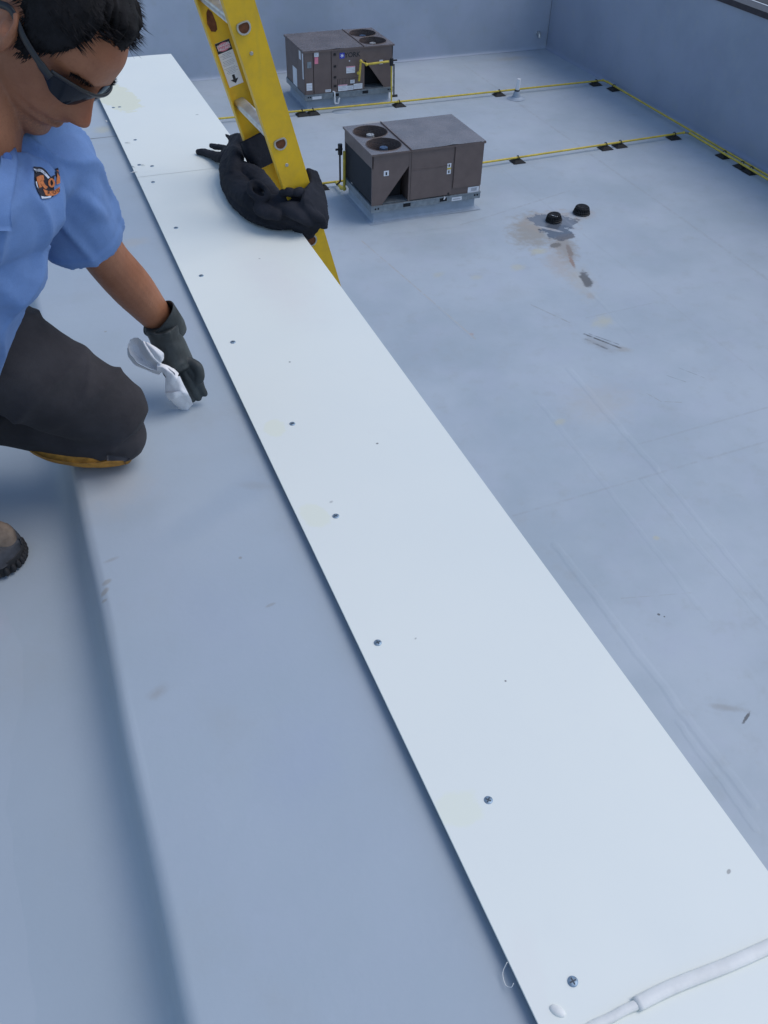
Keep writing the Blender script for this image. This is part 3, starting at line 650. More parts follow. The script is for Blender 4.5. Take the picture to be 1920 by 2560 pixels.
# ------------------------------------------------------------------ rooftop units
UL, UW, UH, RH = 2.26, 1.50, 1.10, .13
def holed(outer, holes):
    loops = [[Vector(p) for p in outer]]+[[Vector(p) for p in h] for h in holes]
    tri = tessellate_polygon(loops); v = [tuple(p) for l in loops for p in l]; return v, [tuple(t) for t in tri]
def unit(x0, y0, z0, label, flip):
    """flip False: fans at the left end; True: fans at the right end"""
    u = thing('rooftop_unit', (x0, y0, z0), label, 'air conditioner', 'rooftop air conditioning units')
    T = lambda p: (x0+p[0], y0+p[1], z0+p[2])
    fx = (lambda a: UL-a) if flip else (lambda a: a)
    def bx(b, a0, a1, m=None):
        xa, xb = sorted((fx(a0[0]), fx(a1[0]))); b.box((xa, a0[1], a0[2]), (xb, a1[1], a1[2]), m, T)
    # curb under it
    b = MB(); pr = [(.06, 0), (.055, -(z0-ZR)+.05), (.03, -(z0-ZR)+.012), (-.05, -(z0-ZR)+.006)]
    v = []; 
    for (d, z) in pr: v += [T((d, d, z)), T((UL-d, d, z)), T((UL-d, UW-d, z)), T((d, UW-d, z))]
    b.add(v, [(k*4+j, k*4+(j+1) % 4, (k+1)*4+(j+1) % 4, (k+1)*4+j) for k in range(3) for j in range(4)]); b.build('curb', M_CURB, u)
    # base rails with lifting holes and fork pockets
    b = MB()
    b.box((-.02, -.02, 0), (UL+.02, .015, RH), None, T); b.box((-.02, UW-.015, 0), (UL+.02, UW+.02, RH), None, T)
    b.box((-.02, .016, .004), (.015, UW-.016, RH-.004), None, T); b.box((UL-.015, .016, .004), (UL+.02, UW-.016, RH-.004), None, T)
    b.box((-.02, -.034, RH-.018), (UL+.02, -.021, RH-.001), None, T)
    rl = b.build('base_rail', M_GALV, u)
    for uu in (.28, .62):
        b = MB(); xx = fx(uu*UL+.08); b.box((xx-.075, -.026, .035), (xx+.075, -.0205, .10), None, T); b.build('fork_pocket', M_DARKIN, rl)
    for uu in (.03, .055, .955, .98):
        b = MB(); xx = uu*UL; b.tube([T((xx, -.0255, .07)), T((xx, -.0205, .07))], .018, 14); b.build('lifting_hole', M_DARKIN, rl)
    # dark core seen through the openings
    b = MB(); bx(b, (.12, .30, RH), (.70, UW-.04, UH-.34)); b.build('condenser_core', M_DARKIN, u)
    b = MB(); bx(b, (.76, .03, RH), (UL-.01, UW-.01, UH-.03)); b.build('cabinet', M_BROWN, u)
    # front condenser panel with its triangular cut-out
    def fp(pts, y, name, mat, th=.02):
        b = MB(); pts = [T((fx(a*UL), y, RH+c*(UH-RH))) for a, c in pts]; b.poly(pts, th, (0, -1, 0)); return b.build(name, mat, u)
    fp([(.0, .0), (.09, .0), (.325, .70), (.325, .97), (.0, .97)], .02, 'condenser_panel', M_BROWN)
    fp([(.325, .0), (.345, .0), (.345, .97), (.325, .97)], .022, 'corner_post', M_BROWN, .026)
    b = MB(); bx(b, (.02, UW-.02, RH), (.75, UW, UH-.03)); b.build('rear_panel', M_BROWN, u)
    b = MB(); bx(b, (.03, .03, RH+.001), (.75, .30, RH+.012)); b.build('drip_pan', M_GALV, u)
    # end of the unit: hood above, coil below
    b = MB(); bx(b, (-.004, .0, UH-.27), (.02, UW, UH-.03)); b.build('end_hood', M_BROWN, u)
    b = MB(); bx(b, (-.004, -.003, RH), (.03, .03, UH-.272)); bx(b, (-.004, UW-.035, RH), (.03, UW, UH-.272)); b.build('end_post', M_BROWN, u)
    b = MB(); bx(b, (.018, .035, RH+.01), (.05, UW-.04, UH-.272))
    for zz in np.linspace(RH+.03, UH-.29, 26): bx(b, (.014, .035, zz), (.0175, UW-.04, zz+.006))
    b.build('condenser_coil', M_COIL, u)
    # top with two fan openings
    cs = [(fx(.375), .40), (fx(.375), 1.10)]; rf = .33
    hole = [[T((cx+rf*math.cos(a), cy+rf*math.sin(a), UH)) for a in np.linspace(0, 2*math.pi, 40, endpoint=False)] for cx, cy in cs]
    x_split = .76
    xa, xb = sorted((fx(-.03), fx(x_split)))
    v, f = holed([T((xa, -.03, UH)), T((xb, -.03, UH)), T((xb, UW+.03, UH)), T((xa, UW+.03, UH))], hole)
    tp = mesh_obj('fan_deck', v, f, M_BROWNTOP, u)
    b = MB(); bx(b, (-.03, -.032, UH-.035), (x_split, -.0295, UH-.0005)); bx(b, (-.03, UW+.0295, UH-.035), (x_split, UW+.032, UH-.0005)); bx(b, (-.033, -.032, UH-.035), (-.0305, UW+.032, UH-.0005)); b.build('deck_rim', M_BROWN, tp)
    b = MB(); xa, xb = sorted((fx(x_split+.004), fx(UL+.03)))
    ny, nx = 14, 22
    def sag(i, j): return UH+.004+.012*math.sin(math.pi*i/nx)*math.sin(math.pi*j/ny)*(-.6)+(.010*math.exp(-((i/nx-.55)/.06)**2)*math.exp(-j/1.2))
    v = [T((xa+(xb-xa)*i/nx, -.032+(UW+.064)*j/ny, sag(i, j))) for j in range(ny+1) for i in range(nx+1)]
    f = [(j*(nx+1)+i, j*(nx+1)+i+1, (j+1)*(nx+1)+i+1, (j+1)*(nx+1)+i) for j in range(ny) for i in range(nx)]
    tq = mesh_obj('top_panel', v, f, M_BROWNTOP, u, smooth=True)
    b = MB(); bx(b, (x_split+.004, -.035, UH-.04), (UL+.03, -.0325, UH-.001)); bx(b, (UL+.0305, -.035, UH-.04), (UL+.033, UW+.032, UH-.001)); b.build('top_rim', M_BROWN, tq)
    b = MB(); bx(b, (x_split-.012, -.03, UH+.001), (x_split+.003, UW+.03, UH+.022)); b.build('standing_seam', M_BROWN, u)
    for q, (cx, cy) in enumerate(cs):
        b = MB(); n = 40; v = []; f = []
        for (r, z) in ((rf+.012, UH+.003), (rf+.006, UH+.010), (rf-.002, UH+.004), (rf-.004, UH-.20)):
            v += [T((cx+r*math.cos(2*math.pi*j/n), cy+r*math.sin(2*math.pi*j/n), z)) for j in range(n)]
        f = [(k*n+j, k*n+(j+1) % n, (k+1)*n+(j+1) % n, (k+1)*n+j) for k in range(3) for j in range(n)]
        b.add(v, f); ring = b.build('fan_ring', M_BROWN, u, True, auto=40)
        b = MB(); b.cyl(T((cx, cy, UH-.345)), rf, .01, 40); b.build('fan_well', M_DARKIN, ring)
        b = MB(); b.cyl(T((cx, cy, UH-.20)), .085, .15, 24, r2=.075); b.build('fan_motor', M_MOTORW if (q == 1) != flip else M_MOTORB, ring, True, auto=40)
        b = MB()
        for a in np.arange(4)*math.pi/2+.5+q:
            L = []
            for r in (.07, .15, .24, .315):
                wd = .05+.30*r; ca, sa = math.cos(a), math.sin(a)
                L.append([(cx+ca*r-sa*wd*s, cy+sa*r+ca*wd*s, UH-.24+.12*s*1.0) for s in (-.5, 0, .5)])
            v = [T(p) for l in L for p in l]; b.add(v, [(k*3+j, k*3+j+1, (k+1)*3+j+1, (k+1)*3+j) for k in range(3) for j in range(2)])
        b.build('fan_blades', M_BLADE, ring)
        b = MB()
        for r in (.10, .155, .21, .265, .315):
            pts = [T((cx+r*math.cos(t), cy+r*math.sin(t), UH+.012)) for t in np.linspace(0, 2*math.pi, 40)]; b.tube(pts, .0022, 5, None, False)
        for a in np.arange(3)*math.pi/3+.3: b.tube([T((cx+rf*math.cos(a), cy+rf*math.sin(a), UH+.010)), T((cx-rf*math.cos(a), cy-rf*math.sin(a), UH+.010))], .0035, 5)
        b.build('fan_guard', M_BLACK, ring)
    return u, T, fp, fx
def label_on(u, T, a0, a1, c0, c1, mat=None, name='label', y=-.004, par=None):
    b = MB(); z = lambda c: RH+c*(UH-RH)
    b.box((a0*UL, y-.002, z(c0)), (a1*UL, y, z(c1)), None, T); return b.build(name, mat or M_LABELW, par or u)
# nearer unit: rear side towards us
u, T, fp, fx = unit(5.925, 15.19, -5.97, 'nearer brown rooftop unit with fans at its left end and a worn top panel', False)
fp([(.345, .02), (.725, .02), (.725, .97), (.345, .97)], .004, 'wide_panel', M_BROWN, .018)
b = MB(); b.box((.345*UL, -.020, RH+.585), (.68*UL, -.0145, RH+.592), None, T); b.build('panel_crease', M_BROWN, u)
fp([(.725, .0), (1.0, .0), (1.0, .97), (.725, .97)], .006, 'end_panel', M_BROWN, .012)
fp([(.737, .14), (1.0, .14), (1.0, .965), (.737, .965)], -.008, 'access_panel', M_BROWN, .022)
l = label_on(u, T, .10, .145, .56, .66); label_on(u, T, .116, .130, .575, .635, M_INK, 'label_mark', -.0065, l)
l = label_on(u, T, .672, .708, .44, .65, y=-.015); label_on(u, T, .673, .707, .53, .565, M_GAS, 'label_mark', -.0175, l); label_on(u, T, .684, .696, .585, .63, M_INK, 'label_mark', -.0175, l); label_on(u, T, .684, .696, .46, .51, M_INK, 'label_mark', -.0175, l)
l = label_on(u, T, .885, .992, .00, .115, y=-.012); label_on(u, T, .915, .97, .03, .09, M_GREYINK, 'label_mark', -.0145, l)
l = label_on(u, T, .735, .83, -.12, -.045, y=-.022); label_on(u, T, .745, .82, -.095, -.075, M_GREYINK, 'label_mark', -.0245, l)
b = MB(); b.tube([T((.70*UL, -.019, RH+.045)), T((.70*UL, -.0145, RH+.045))], .02, 14); b.build('drain_port', M_BLACK, u)
b = MB(); b.tube([T((.662*UL, -.022, RH-.01)), T((.662*UL, -.06, RH-.01)), T((.65*UL, -.065, RH-.04))], .012, 8); b.build('drain_stub', M_PVC, u)
# farther unit: service side towards us
u, T, fp, fx = unit(6.705, 21.73, -5.965, 'farther brown rooftop unit against the back wall, with lettering and white stickers on its front', True)
fp([(.345, .30), (.655, .30), (.655, .97), (.345, .97)], .004, 'end_panel', M_BROWN, .014)
for seg in ((.345, .625),):
    pass
SEGS = [(.0, .095), (.10, .295), (.30, .365)]
for a0, a1 in SEGS:
    b = MB(); b.box((a0*UL+.003, -.012, RH+.004), (a1*UL-.003, .006, UH-.035), None, T); b.build('service_panel', M_BROWN, u)
b = MB(); b.box((.37*UL, -.012, RH+.30), (.655*UL, .006, UH-.035), None, T); b.build('blower_door', M_BROWN, u)
b = MB(); b.box((.37*UL, -.006, RH+.06), (.655*UL, .006, RH+.295), None, T)
for k in range(7): b.box((.39*UL+.085*k, -.016, RH+.10), (.39*UL+.085*k+.05, -.0065, RH+.28), None, T)
b.build('louvre_panel', M_BROWN, u)
b = MB(); b.box((.37*UL, -.004, RH), (.655*UL, .006, RH+.056), None, T); b.build('sill_panel', M_BROWN, u)
for c in (.88, .60, .34, .13):
    b = MB(); b.box((.325*UL, -.030, RH+c*.94), (.350*UL, -.0125, RH+c*.94+.045), None, T); b.box((.318*UL, -.036, RH+c*.94+.018), (.334*UL, -.0305, RH+c*.94+.030), None, T); b.build('latch', M_BLACK, u)
for (a0, a1, c0, c1, mt) in [(.11, .158, .86, .96, M_LABELW), (.112, .152, .70, .85, M_LABELP), (.03, .075, .62, .76, M_GALV), (.015, .078, .10, .27, M_LABELW), (.225, .288, .025, .085, M_LABELW), (.075, .18, -.12, -.05, M_LABELW),
    (.465, .565, .42, .575, M_LABELW), (.51, .56, .175, .255, M_LABELW), (.37, .475, .015, .165, M_LABELW), (.476, .545, .02, .125, M_LABELW), (.548, .65, .03, .155, M_LABELW), (.845, .885, .56, .66, M_LABELW), (.495, .508, .69, .712, M_LABELW)]:
    l = label_on(u, T, a0, a1, c0, c1, mt, y=-.0225 if c0 < 0 else -.017)
    yy = -.0252 if c0 < 0 else -.0195
    if mt is M_LABELW and (c1-c0) > .06 and c0 > 0:
        b = MB()
        for k in range(3):
            c = c0+(c1-c0)*(.25+.22*k); b.box((a0*UL+.012, yy-.001, RH+c*(UH-RH)), (a1*UL-.012-.02*(k % 2), yy, RH+c*(UH-RH)+.008), None, T)
        b.build('label_lines', M_GREYINK, l)
    if a0 in (.37, .465): label_on(u, T, a0+.003, a1-.003, c1-.02, c1-.004, M_LABELP, 'label_stripe', yy, l)
z = RH+.835*(UH-RH)
b = MB(); b.box((.392*UL, -.0165, z-.062), (.446*UL, -.013, z+.062), None, T); lg = b.build('logo_square', M_BLUE, u)
b = MB(); cx = .419*UL
for a in (0, math.pi/3, 2*math.pi/3):
    dx, dz = math.cos(a+.3)*.042, math.sin(a+.3)*.042; px, pz = -dz*.16, dx*.16
    b.poly([T((cx+dx+px, -.0167-.0003*a, z+dz+pz)), T((cx-dx+px, -.0167-.0003*a, z-dz+pz)), T((cx-dx-px, -.0167-.0003*a, z-dz-pz)), T((cx+dx-px, -.0167-.0003*a, z+dz-pz))], .0006, (0, -1, 0))
b.build('logo_flake', M_LABELW, lg)
text_mesh('brand_lettering', 'YORK', .150, T((.535*UL, -.0155, z-.002)), (1, 0, 0), (0, 0, 1), M_INK, u, .001, True)
b = MB(); v = [T((-.006, .14, RH+.02)), T((-.006, .46, RH+.02)), T((-.006, .46, RH+.46)), T((-.006, .14, RH+.46))]
for (ya, yb, za, zb) in ((.06, .14, .33, .90), (.62, .95, .00, .42), (.24, .38, .72, .94)):
    b = MB(); b.box((-.0075, ya, RH+za), (-.0045, yb, RH+zb), None, T); b.build('label', M_LABELW, u)
b = MB()
b.box((-.006, 0.0, RH), (.02, .50, UH-.035), None, T); b.box((-.004, .505, RH), (.02, UW, RH+.50), None, T); b.box((-.008, .505, RH+.505), (.02, UW, UH-.035), None, T)
b.build('side_panel', M_BROWN, u)
b = MB(); pts = [T((.312*UL, -.013, RH+.02)), T((.325*UL, -.05, RH+.02)), T((.325*UL, -.05, -.07)), T((.33*UL, -.055, -.12)), T((.365*UL, -.055, -.12)), T((.37*UL, -.055, -.07)), T((.372*UL, -.055, -.02)), T((.385*UL, -.055, .0))]
b.tube(pts, .021, 10); b.build('drain_trap', M_PVC, u, True, auto=60)
b = MB(); b.add(*ellipsoid(T((.37*UL, -.30, ZR+5.965-.0)), (.26, .16, .03), 12)); tag(b.build('roof_patch', M_CURB, None, True, org=T((.37*UL, -.30, ZR+5.965))), 'low pale pad on the roof under the white drain of the farther unit', 'roof pad')

# ------------------------------------------------------------------ gas pipes and their blocks
def gpipe(name, pts, label, r=.022, grp=None):
    o = thing(name, tuple(pts[0]), label, 'gas pipe', grp)
    return o
PZ = ZR+.10
def seg(b, pts, r=.024):
    b.tube(pts, r, 8)
    for p in pts[1:-1]: b.add(*ellipsoid(p, (r*1.45,)*3, 8))
g1 = gpipe('gas_pipe', [(9, 21.45, ZR)], 'yellow gas pipe from the farther unit, along the back roof and the side wall')
b = MB(); seg(b, [(2.4, 21.60, PZ), (9.0, 21.38, PZ), (14.93, 21.36, PZ), (14.97, 21.20, PZ), (14.72, 12, PZ), (14.5, 4, PZ)]); b.build('main_run', M_GAS, g1, True, auto=50)
b = MB(); X0 = 8.83
seg(b, [(X0, 21.40, PZ), (X0, 21.46, ZR+.95)], .021); b.build('riser', M_GAS, g1, True, auto=50)
b = MB(); b.cyl((X0, 21.46, ZR+.93), .045, .16, 12); b.tube([(X0-.03, 21.46, ZR+1.04), (X0+.14, 21.46, ZR+1.04)], .02, 8); b.tube([(X0+.07, 21.47, ZR+.95), (X0+.09, 21.47, ZR+.22)], .018, 8); b.tube([(X0+.02, 21.47, ZR+.22), (X0+.18, 21.47, ZR+.22)], .03, 8); b.build('regulator', M_BLACK, g1, True, auto=40)
b = MB(); seg(b, [(X0-.06, 21.48, ZR+1.02), (X0-.64, 21.48, ZR+1.00), (X0-.74, 21.60, ZR+1.05), (X0-.78, 21.62, ZR+.60)], .026); b.add(*ellipsoid((X0-.79, 21.62, ZR+.78), (.05, .04, .04), 8)); b.build('branch', M_GAS, g1, True, auto=50)
g2 = gpipe('gas_pipe', [(11, 17.15, ZR)], 'yellow gas pipe from behind the nearer unit across the roof, doubling the wall pipe')
b = MB(); seg(b, [(5.2, 17.13, PZ), (9.0, 17.10, PZ), (14.62, 17.31, PZ), (14.73, 17.22, PZ), (14.58, 12, PZ), (14.38, 4, PZ)]); b.build('main_run', M_GAS, g2, True, auto=50)
b = MB(); seg(b, [(5.87, 17.11, PZ), (5.88, 16.8, PZ), (5.88, 16.62, PZ+.05), (5.88, 16.6, ZR+.90)], .03); b.build('riser', M_GAS, g2, True, auto=50)
b = MB(); b.cyl((5.80, 16.62, ZR+.84), .045, .20, 12); b.tube([(5.70, 16.6, ZR+.95), (5.84, 16.6, ZR+.95)], .022, 8); b.tube([(5.78, 16.58, ZR+.84), (5.78, 16.58, ZR+.32), (5.68, 16.5, ZR+.30)], .02, 8); b.build('regulator', M_BLACK, g2, True, auto=40)
def support(x, y, along):
    b = MB(); a = .15; h = .062
    c, s = math.cos(along), math.sin(along)
    def q(dx, dy, z): return (x+dx*c-dy*s, y+dx*s+dy*c, ZR+z)
    v = [q(-a, -.13, .008), q(a, -.13, .008), q(a, .13, .008), q(-a, .13, .008), q(-.075, -.06, h), q(.075, -.06, h), q(.075, .06, h), q(-.075, .06, h)]
    b.add(v, [(3, 2, 1, 0), (4, 5, 6, 7), (0, 1, 5, 4), (1, 2, 6, 5), (2, 3, 7, 6), (3, 0, 4, 7)])
    k = b.build('pipe_support', M_RUBBER, None, org=(x, y, ZR))
    b = MB(); pts = [q(0, -.05, h-.01), q(0, -.045, .12), q(0, 0, .142), q(0, .045, .12), q(0, .05, h-.01)]; b.tube(pts, .010, 6); b.build('strap', M_BLACK, k)
    return k
SUP = [(6.53, 21.46, 0, 'left block of the close pair of pipe blocks in front of the farther unit'), (6.80, 21.45, 0, 'right block of the close pair of pipe blocks in front of the farther unit'), (9.03, 21.38, 0, 'black pipe block just right of the farther unit'),
 (11.82, 21.37, 0, 'black pipe block just left of the white vent pipe'), (14.72, 21.36, 0, 'black pipe block left of the back bend of the yellow pipe'), (14.95, 20.85, 1.57, 'black pipe block just past the back bend, on the wall side run'),
 (10.12, 17.14, 0, 'single black pipe block nearest the right end of the nearer unit'), (12.43, 17.23, 0, 'left block of the close pair halfway along the front pipe'), (12.83, 17.25, 0, 'right block of the close pair halfway along the front pipe'),
 (14.35, 17.30, 0, 'black pipe block just left of where the front pipe meets the wall pipe'), (14.74, 15.95, 1.57, 'black block under the double pipes, first after the junction'), (14.72, 15.30, 1.57, 'farther of two touching blocks under the double pipes'),
 (14.71, 14.98, 1.57, 'nearer of two touching blocks under the double pipes'), (5.55, 17.12, 0, 'black pipe block left of the nearer unit, right of the ladder')]
for (x, y, a, lb) in SUP: tag(support(x, y, a), lb, 'pipe support', 'black rubber blocks under the gas pipes')

# vent pipe
vt = thing('vent_pipe', (12.13, 21.0, ZR), 'short white plastic vent pipe rising from a grey boot', 'vent pipe')
b = MB(); b.tube([(12.13, 21.0, ZR+.13), (12.15, 21.0, ZR+.47)], .052, 16, caps=False); b.tube([(12.15, 21.0, ZR+.47), (12.15, 21.0, ZR+.40)], .042, 16); b.build('pipe', M_PVC, vt, True, auto=40)
b = MB(); b.tube([(12.13, 21.0, ZR+.006), (12.13, 21.0, ZR+.02), (12.13, 21.0, ZR+.05), (12.13, 21.0, ZR+.20)], [.24, .16, .11, .06], 20); b.build('boot', M_CURB, vt, True, auto=40)
b = MB(); b.cyl((12.13, 21.0, ZR+.185), .066, .03, 18); b.build('clamp', M_BLACK, vt)

# roof drains
def drain(x, y, sc, tilt, label):
    d = thing('roof_drain', (x, y, ZR), label, 'roof drain', 'black domed roof drains')
    Tm = Matrix.Translation((x, y, ZR)) @ Matrix.Rotation(tilt, 4, 'Y') @ Matrix.Rotation(tilt*.7, 4, 'X')
    P = lambda r, t, z: tuple(Tm @ Vector((r*math.cos(t)*sc, r*math.sin(t)*sc, z*sc)))
    b = MB(); n = 36
    prf = [(.165, .012), (.165, .022), (.155, .03), (.135, .035)]
    b.add([P(r, 2*math.pi*j/n, z) for r, z in prf for j in range(n)], [(k*n+j, k*n+(j+1) % n, (k+1)*n+(j+1) % n, (k+1)*n+j) for k in range(3) for j in range(n)]); b.build('base_ring', M_BLACK, d)
    b = MB()
    for j in range(26):
        t = 2*math.pi*j/26
        pts = [P(r, t, z) for r, z in ((.150, .025), (.140, .07), (.125, .12), (.108, .138), (.06, .143))]; b.tube(pts, .0078*sc, 5)
    b.build('strainer_bars', M_BLACK, d)
    b = MB()
    for r, z in ((.125, .12), (.095, .141), (.045, .145), (.147, .055)): b.tube([P(r, t, z) for t in np.linspace(0, 2*math.pi, 33)], .008*sc, 6, None, False)
    for a in (0, .785, 1.57, 2.355): b.tube([P(.12, a, .128), P(0, a, .150), P(-.12, a, .128)], .006*sc, 5)
    b.build('dome_rings', M_BLACK, d)
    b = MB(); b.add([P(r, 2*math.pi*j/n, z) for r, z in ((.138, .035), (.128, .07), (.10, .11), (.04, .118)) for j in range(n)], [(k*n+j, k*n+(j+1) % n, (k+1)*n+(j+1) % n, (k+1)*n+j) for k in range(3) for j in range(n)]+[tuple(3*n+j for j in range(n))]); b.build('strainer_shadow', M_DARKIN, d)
    return d, P
d1, P1 = drain(9.36, 14.20, 1.0, -.10, 'black roof drain strainer standing in the dark wet stain')
b = MB(); b.poly([P1(.10, -2.6, .155), P1(.11, -2.45, .155), P1(.13, -1.55, .125), P1(.12, -1.45, .125)], .004, (0, 0, 1)); b.build('bright_strip', M_PVC, d1)
drain(10.06, 14.33, 1.05, .02, 'black roof drain strainer on clean roof, right of the stained one')
# ------------------------------------------------------------------ kneeling worker
A3 = lambda *p: np.array(p, float)
HC = A3(.066, 1.432, .798)                                   # between the ears
HF = _n(A3(.423, -.524, -.740)); HL = A3(.570, .788, -.233); HL = _n(HL-HF*(HL@HF)); HU = np.cross(HF, HL)
def HP(F, L, U): return HC+HF*F+HL*L+HU*U
man = thing('person', (-.05, 1.5, 0), 'kneeling worker in a blue polo shirt, dark trousers, sunglasses and rubber glove, wiping the parapet', 'person')
lerp = lambda x, xs, ys: np.interp(x, xs, ys)
PU = np.array([-118, -112, -100, -88, -80, -70, -63, -55, -42, -20, 0, 15, 28, 45, 65, 85, 105, 120, 128])/1000
PFr = np.array([66, 82, 92, 89, 87, 97, 94, 100, 95, 92, 90, 94, 102, 102, 97, 82, 54, 18, -16])/1000
PBk = np.array([40, 22, 4, -12, -30, -46, -54, -60, -70, -84, -92, -96, -98, -97, -93, -82, -62, -40, -24])/1000
PWd = np.array([14, 27, 39, 47, 51, 55, 57.5, 60, 63.5, 68, 71, 73, 74.5, 75, 73, 65, 49, 27, 7])/1000
_SC = {id(y): crom(np.stack([PU, y], 1), 6) for y in (PFr, PBk, PWd)}
def spl(u, ys):
    C = _SC[id(ys)]; return float(np.interp(u, C[:, 0], C[:, 1]))
g = lambda x, m, s_: math.exp(-((x-m)/s_)**2)
def head_point(u, t, off=0.0):
    fr, bk, wd = spl(u, PFr)+off, spl(u, PBk)-off, spl(u, PWd)+off
    c = .15*fr+.85*bk if False else (fr+bk)/2
    ct, st = math.cos(t), math.sin(t)
    F = c+(fr-bk)/2*math.copysign(abs(ct)**.88, ct); L = wd*math.copysign(abs(st)**(.92 if ct > 0 else .85), st)
    if off == 0 and ct > 0:
        nz = lerp(u, [-.054, -.0495, -.0455, -.041, -.036, -.030, -.024, -.014, .004, .014, .022], [0, .007, .0155, .025, .0315, .0335, .0315, .026, .016, .009, 0])
        sg = lerp(u, [-.05, -.034, -.02, .0, .02], [.0175, .0175, .0140, .0100, .009])
        F += nz*math.exp(-(abs(L)/sg)**2.4)
        ala = .008*g(u, -.036, .009)*(g(L, .015, .007)+g(L, -.015, .007)); F += ala
        F -= .011*g(u, .000, .013)*(g(L, .032, .016)+g(L, -.032, .016))
        F += .004*g(u, .022, .008)*(g(L, .026, .018)+g(L, -.026, .018))
        F += .004*g(u, -.024, .016)*(g(L, .046, .016)+g(L, -.046, .016))
        F -= .005*g(u, -.063, .0028)*(1 if abs(L) < .024 else math.exp(-((abs(L)-.024)/.004)**2))
        F += .0035*g(u, -.0555, .005)*math.exp(-(L/.02)**2)+.004*g(u, -.0715, .006)*math.exp(-(L/.019)**2)
        F -= .003*math.exp(-((abs(L)-(.024+.35*(-.03-u)))/.004)**2)*(1 if -.062 < u < -.030 else 0)
    return F, L
def head_grid(nt=150, nu=150):
    us = np.concatenate([[-.1175], np.linspace(-.116, .127, nu)]); v = []; f = []
    for u in us:
        for j in range(nt):
            F, L = head_point(u, 2*math.pi*j/nt); v.append(HP(F, L, u))
    k = len(us)
    f = [(i*nt+j, i*nt+(j+1) % nt, (i+1)*nt+(j+1) % nt, (i+1)*nt+j) for i in range(k-1) for j in range(nt)]
    f += [tuple(range(nt))[::-1], tuple(range((k-1)*nt, k*nt))]
    return v, f
def ear(s_):
    P = []
    fr = [_n(HF*.80+HL*s_*-.0+HL*s_*(-.55)), None, HU]; o = _n(HL*s_*.86-HF*.5); fwd = _n(HF-o*(HF@o)); up = np.cross(fwd, o)*1.0
    up = HU-o*(HU@o)-fwd*(HU@fwd); up = _n(up); up = _n(up-fwd*.16); fwd = _n(np.cross(up, o)) if np.dot(np.cross(up, o), HF) > 0 else _n(np.cross(o, up))
    c = HP(.000, s_*.077, -.008)
    P.append(ellipsoid(c, (.0165, .0058, .029), 14, [fwd, o, up]))
    rim = [(.010, -.012), (.013, .010), (.010, .025), (-.003, .032), (-.015, .024), (-.018, .006), (-.013, -.013), (-.004, -.026), (.005, -.029)]
    P.append(limb([c+fwd*a+up*b+o*.006 for a, b in rim], [.0028, .0036, .004, .0042, .0042, .004, .0036, .0046, .0046], 5, 10))
    P.append(limb([c+fwd*a+up*b+o*.006 for a, b in [(-.006, .018), (-.008, .004), (-.004, -.010), (.004, -.016)]], [.003, .0035, .003, .0035], 5, 8))
    P.append(ellipsoid(c+fwd*.012-up*.004+o*.005, (.004, .004, .007), 8, [fwd, o, up]))
    P.append(limb([HP(0, s_*.060, 0), c], [.014, .012], 4, 10))
    return P
# joints
SHL = A3(.036, 1.507, .603); ELB = A3(.098, 1.628, .372); WRI = A3(.198, 1.722, .150)
TL = _n(A3(.755, .656, -.03)); MID = SHL-TL*.165; SHR = MID-TL*.165+A3(0, 0, .01)
HIPM = A3(-.33, 1.55, .33); HPL = HIPM+TL*.085; HPR = HIPM-TL*.085
KNL = A3(.045, 1.50, .085); ANL = A3(-.31, 1.70, .085); TOL = A3(-.44, 1.76, -.08)
ANR = A3(-.42, 1.48, -.02); KNR = A3(-.56, 1.21, .17)
FWD = _n(np.cross(TL, (0, 0, 1))); CH = MID*.55+HIPM*.45
spine = [MID+A3(.0, 0, -.06), MID*.72+HIPM*.28, MID*.4+HIPM*.6+FWD*.02, HIPM]
bp = [head_grid()] + ear(1) + ear(-1)
NB = HP(-.040, 0, -.075)
bp.append(limb([HP(-.02, 0, -.03), HP(-.012, 0, -.085), NB*.35+MID*.65+A3(.008, -.005, .010), MID+A3(.0, 0, -.06)], [(.058, .062), (.055, .060), (.058, .060), (.062, .058)], 6, 24, ref=tuple(TL)))
bp.append(limb(spine, [(.11, .058), (.12, .070), (.12, .08), (.13, .09)], 6, 24, ref=tuple(TL)))
bp.append(limb([MID+TL*.10+A3(0, 0, -.02), SHL+A3(-.008, -.004, -.018), SHL*.5+ELB*.5, ELB, ELB*.6+WRI*.4, WRI*.75+ELB*.25, WRI], [.040, .044, .046, .042, .043, .036, .030], 7, 22, ref=(0, 1, 0)))
ELR = A3(-.42, 1.16, .38); WRR = A3(-.50, 1.15, .24)
bp.append(limb([MID-TL*.10+A3(0, 0, -.02), SHR+A3(0, 0, -.015), SHR*.5+ELR*.5, ELR, ELR*.5+WRR*.5, WRR, WRR*1.3-ELR*.3], [.040, .044, .046, .04, .04, .03, .035], 6, 18, ref=(0, 1, 0)))
bp.append(limb([HPL, HPL*.5+KNL*.5, KNL, KNL*.5+ANL*.5, ANL], [.085, .075, .052, .048, .038], 6, 18, ref=(0, 1, 0)))
bp.append(limb([HPR, HPR*.5+KNR*.5, KNR, KNR*.5+ANR*.5, ANR], [.085, .075, .052, .048, .038], 6, 18, ref=(0, 1, 0)))
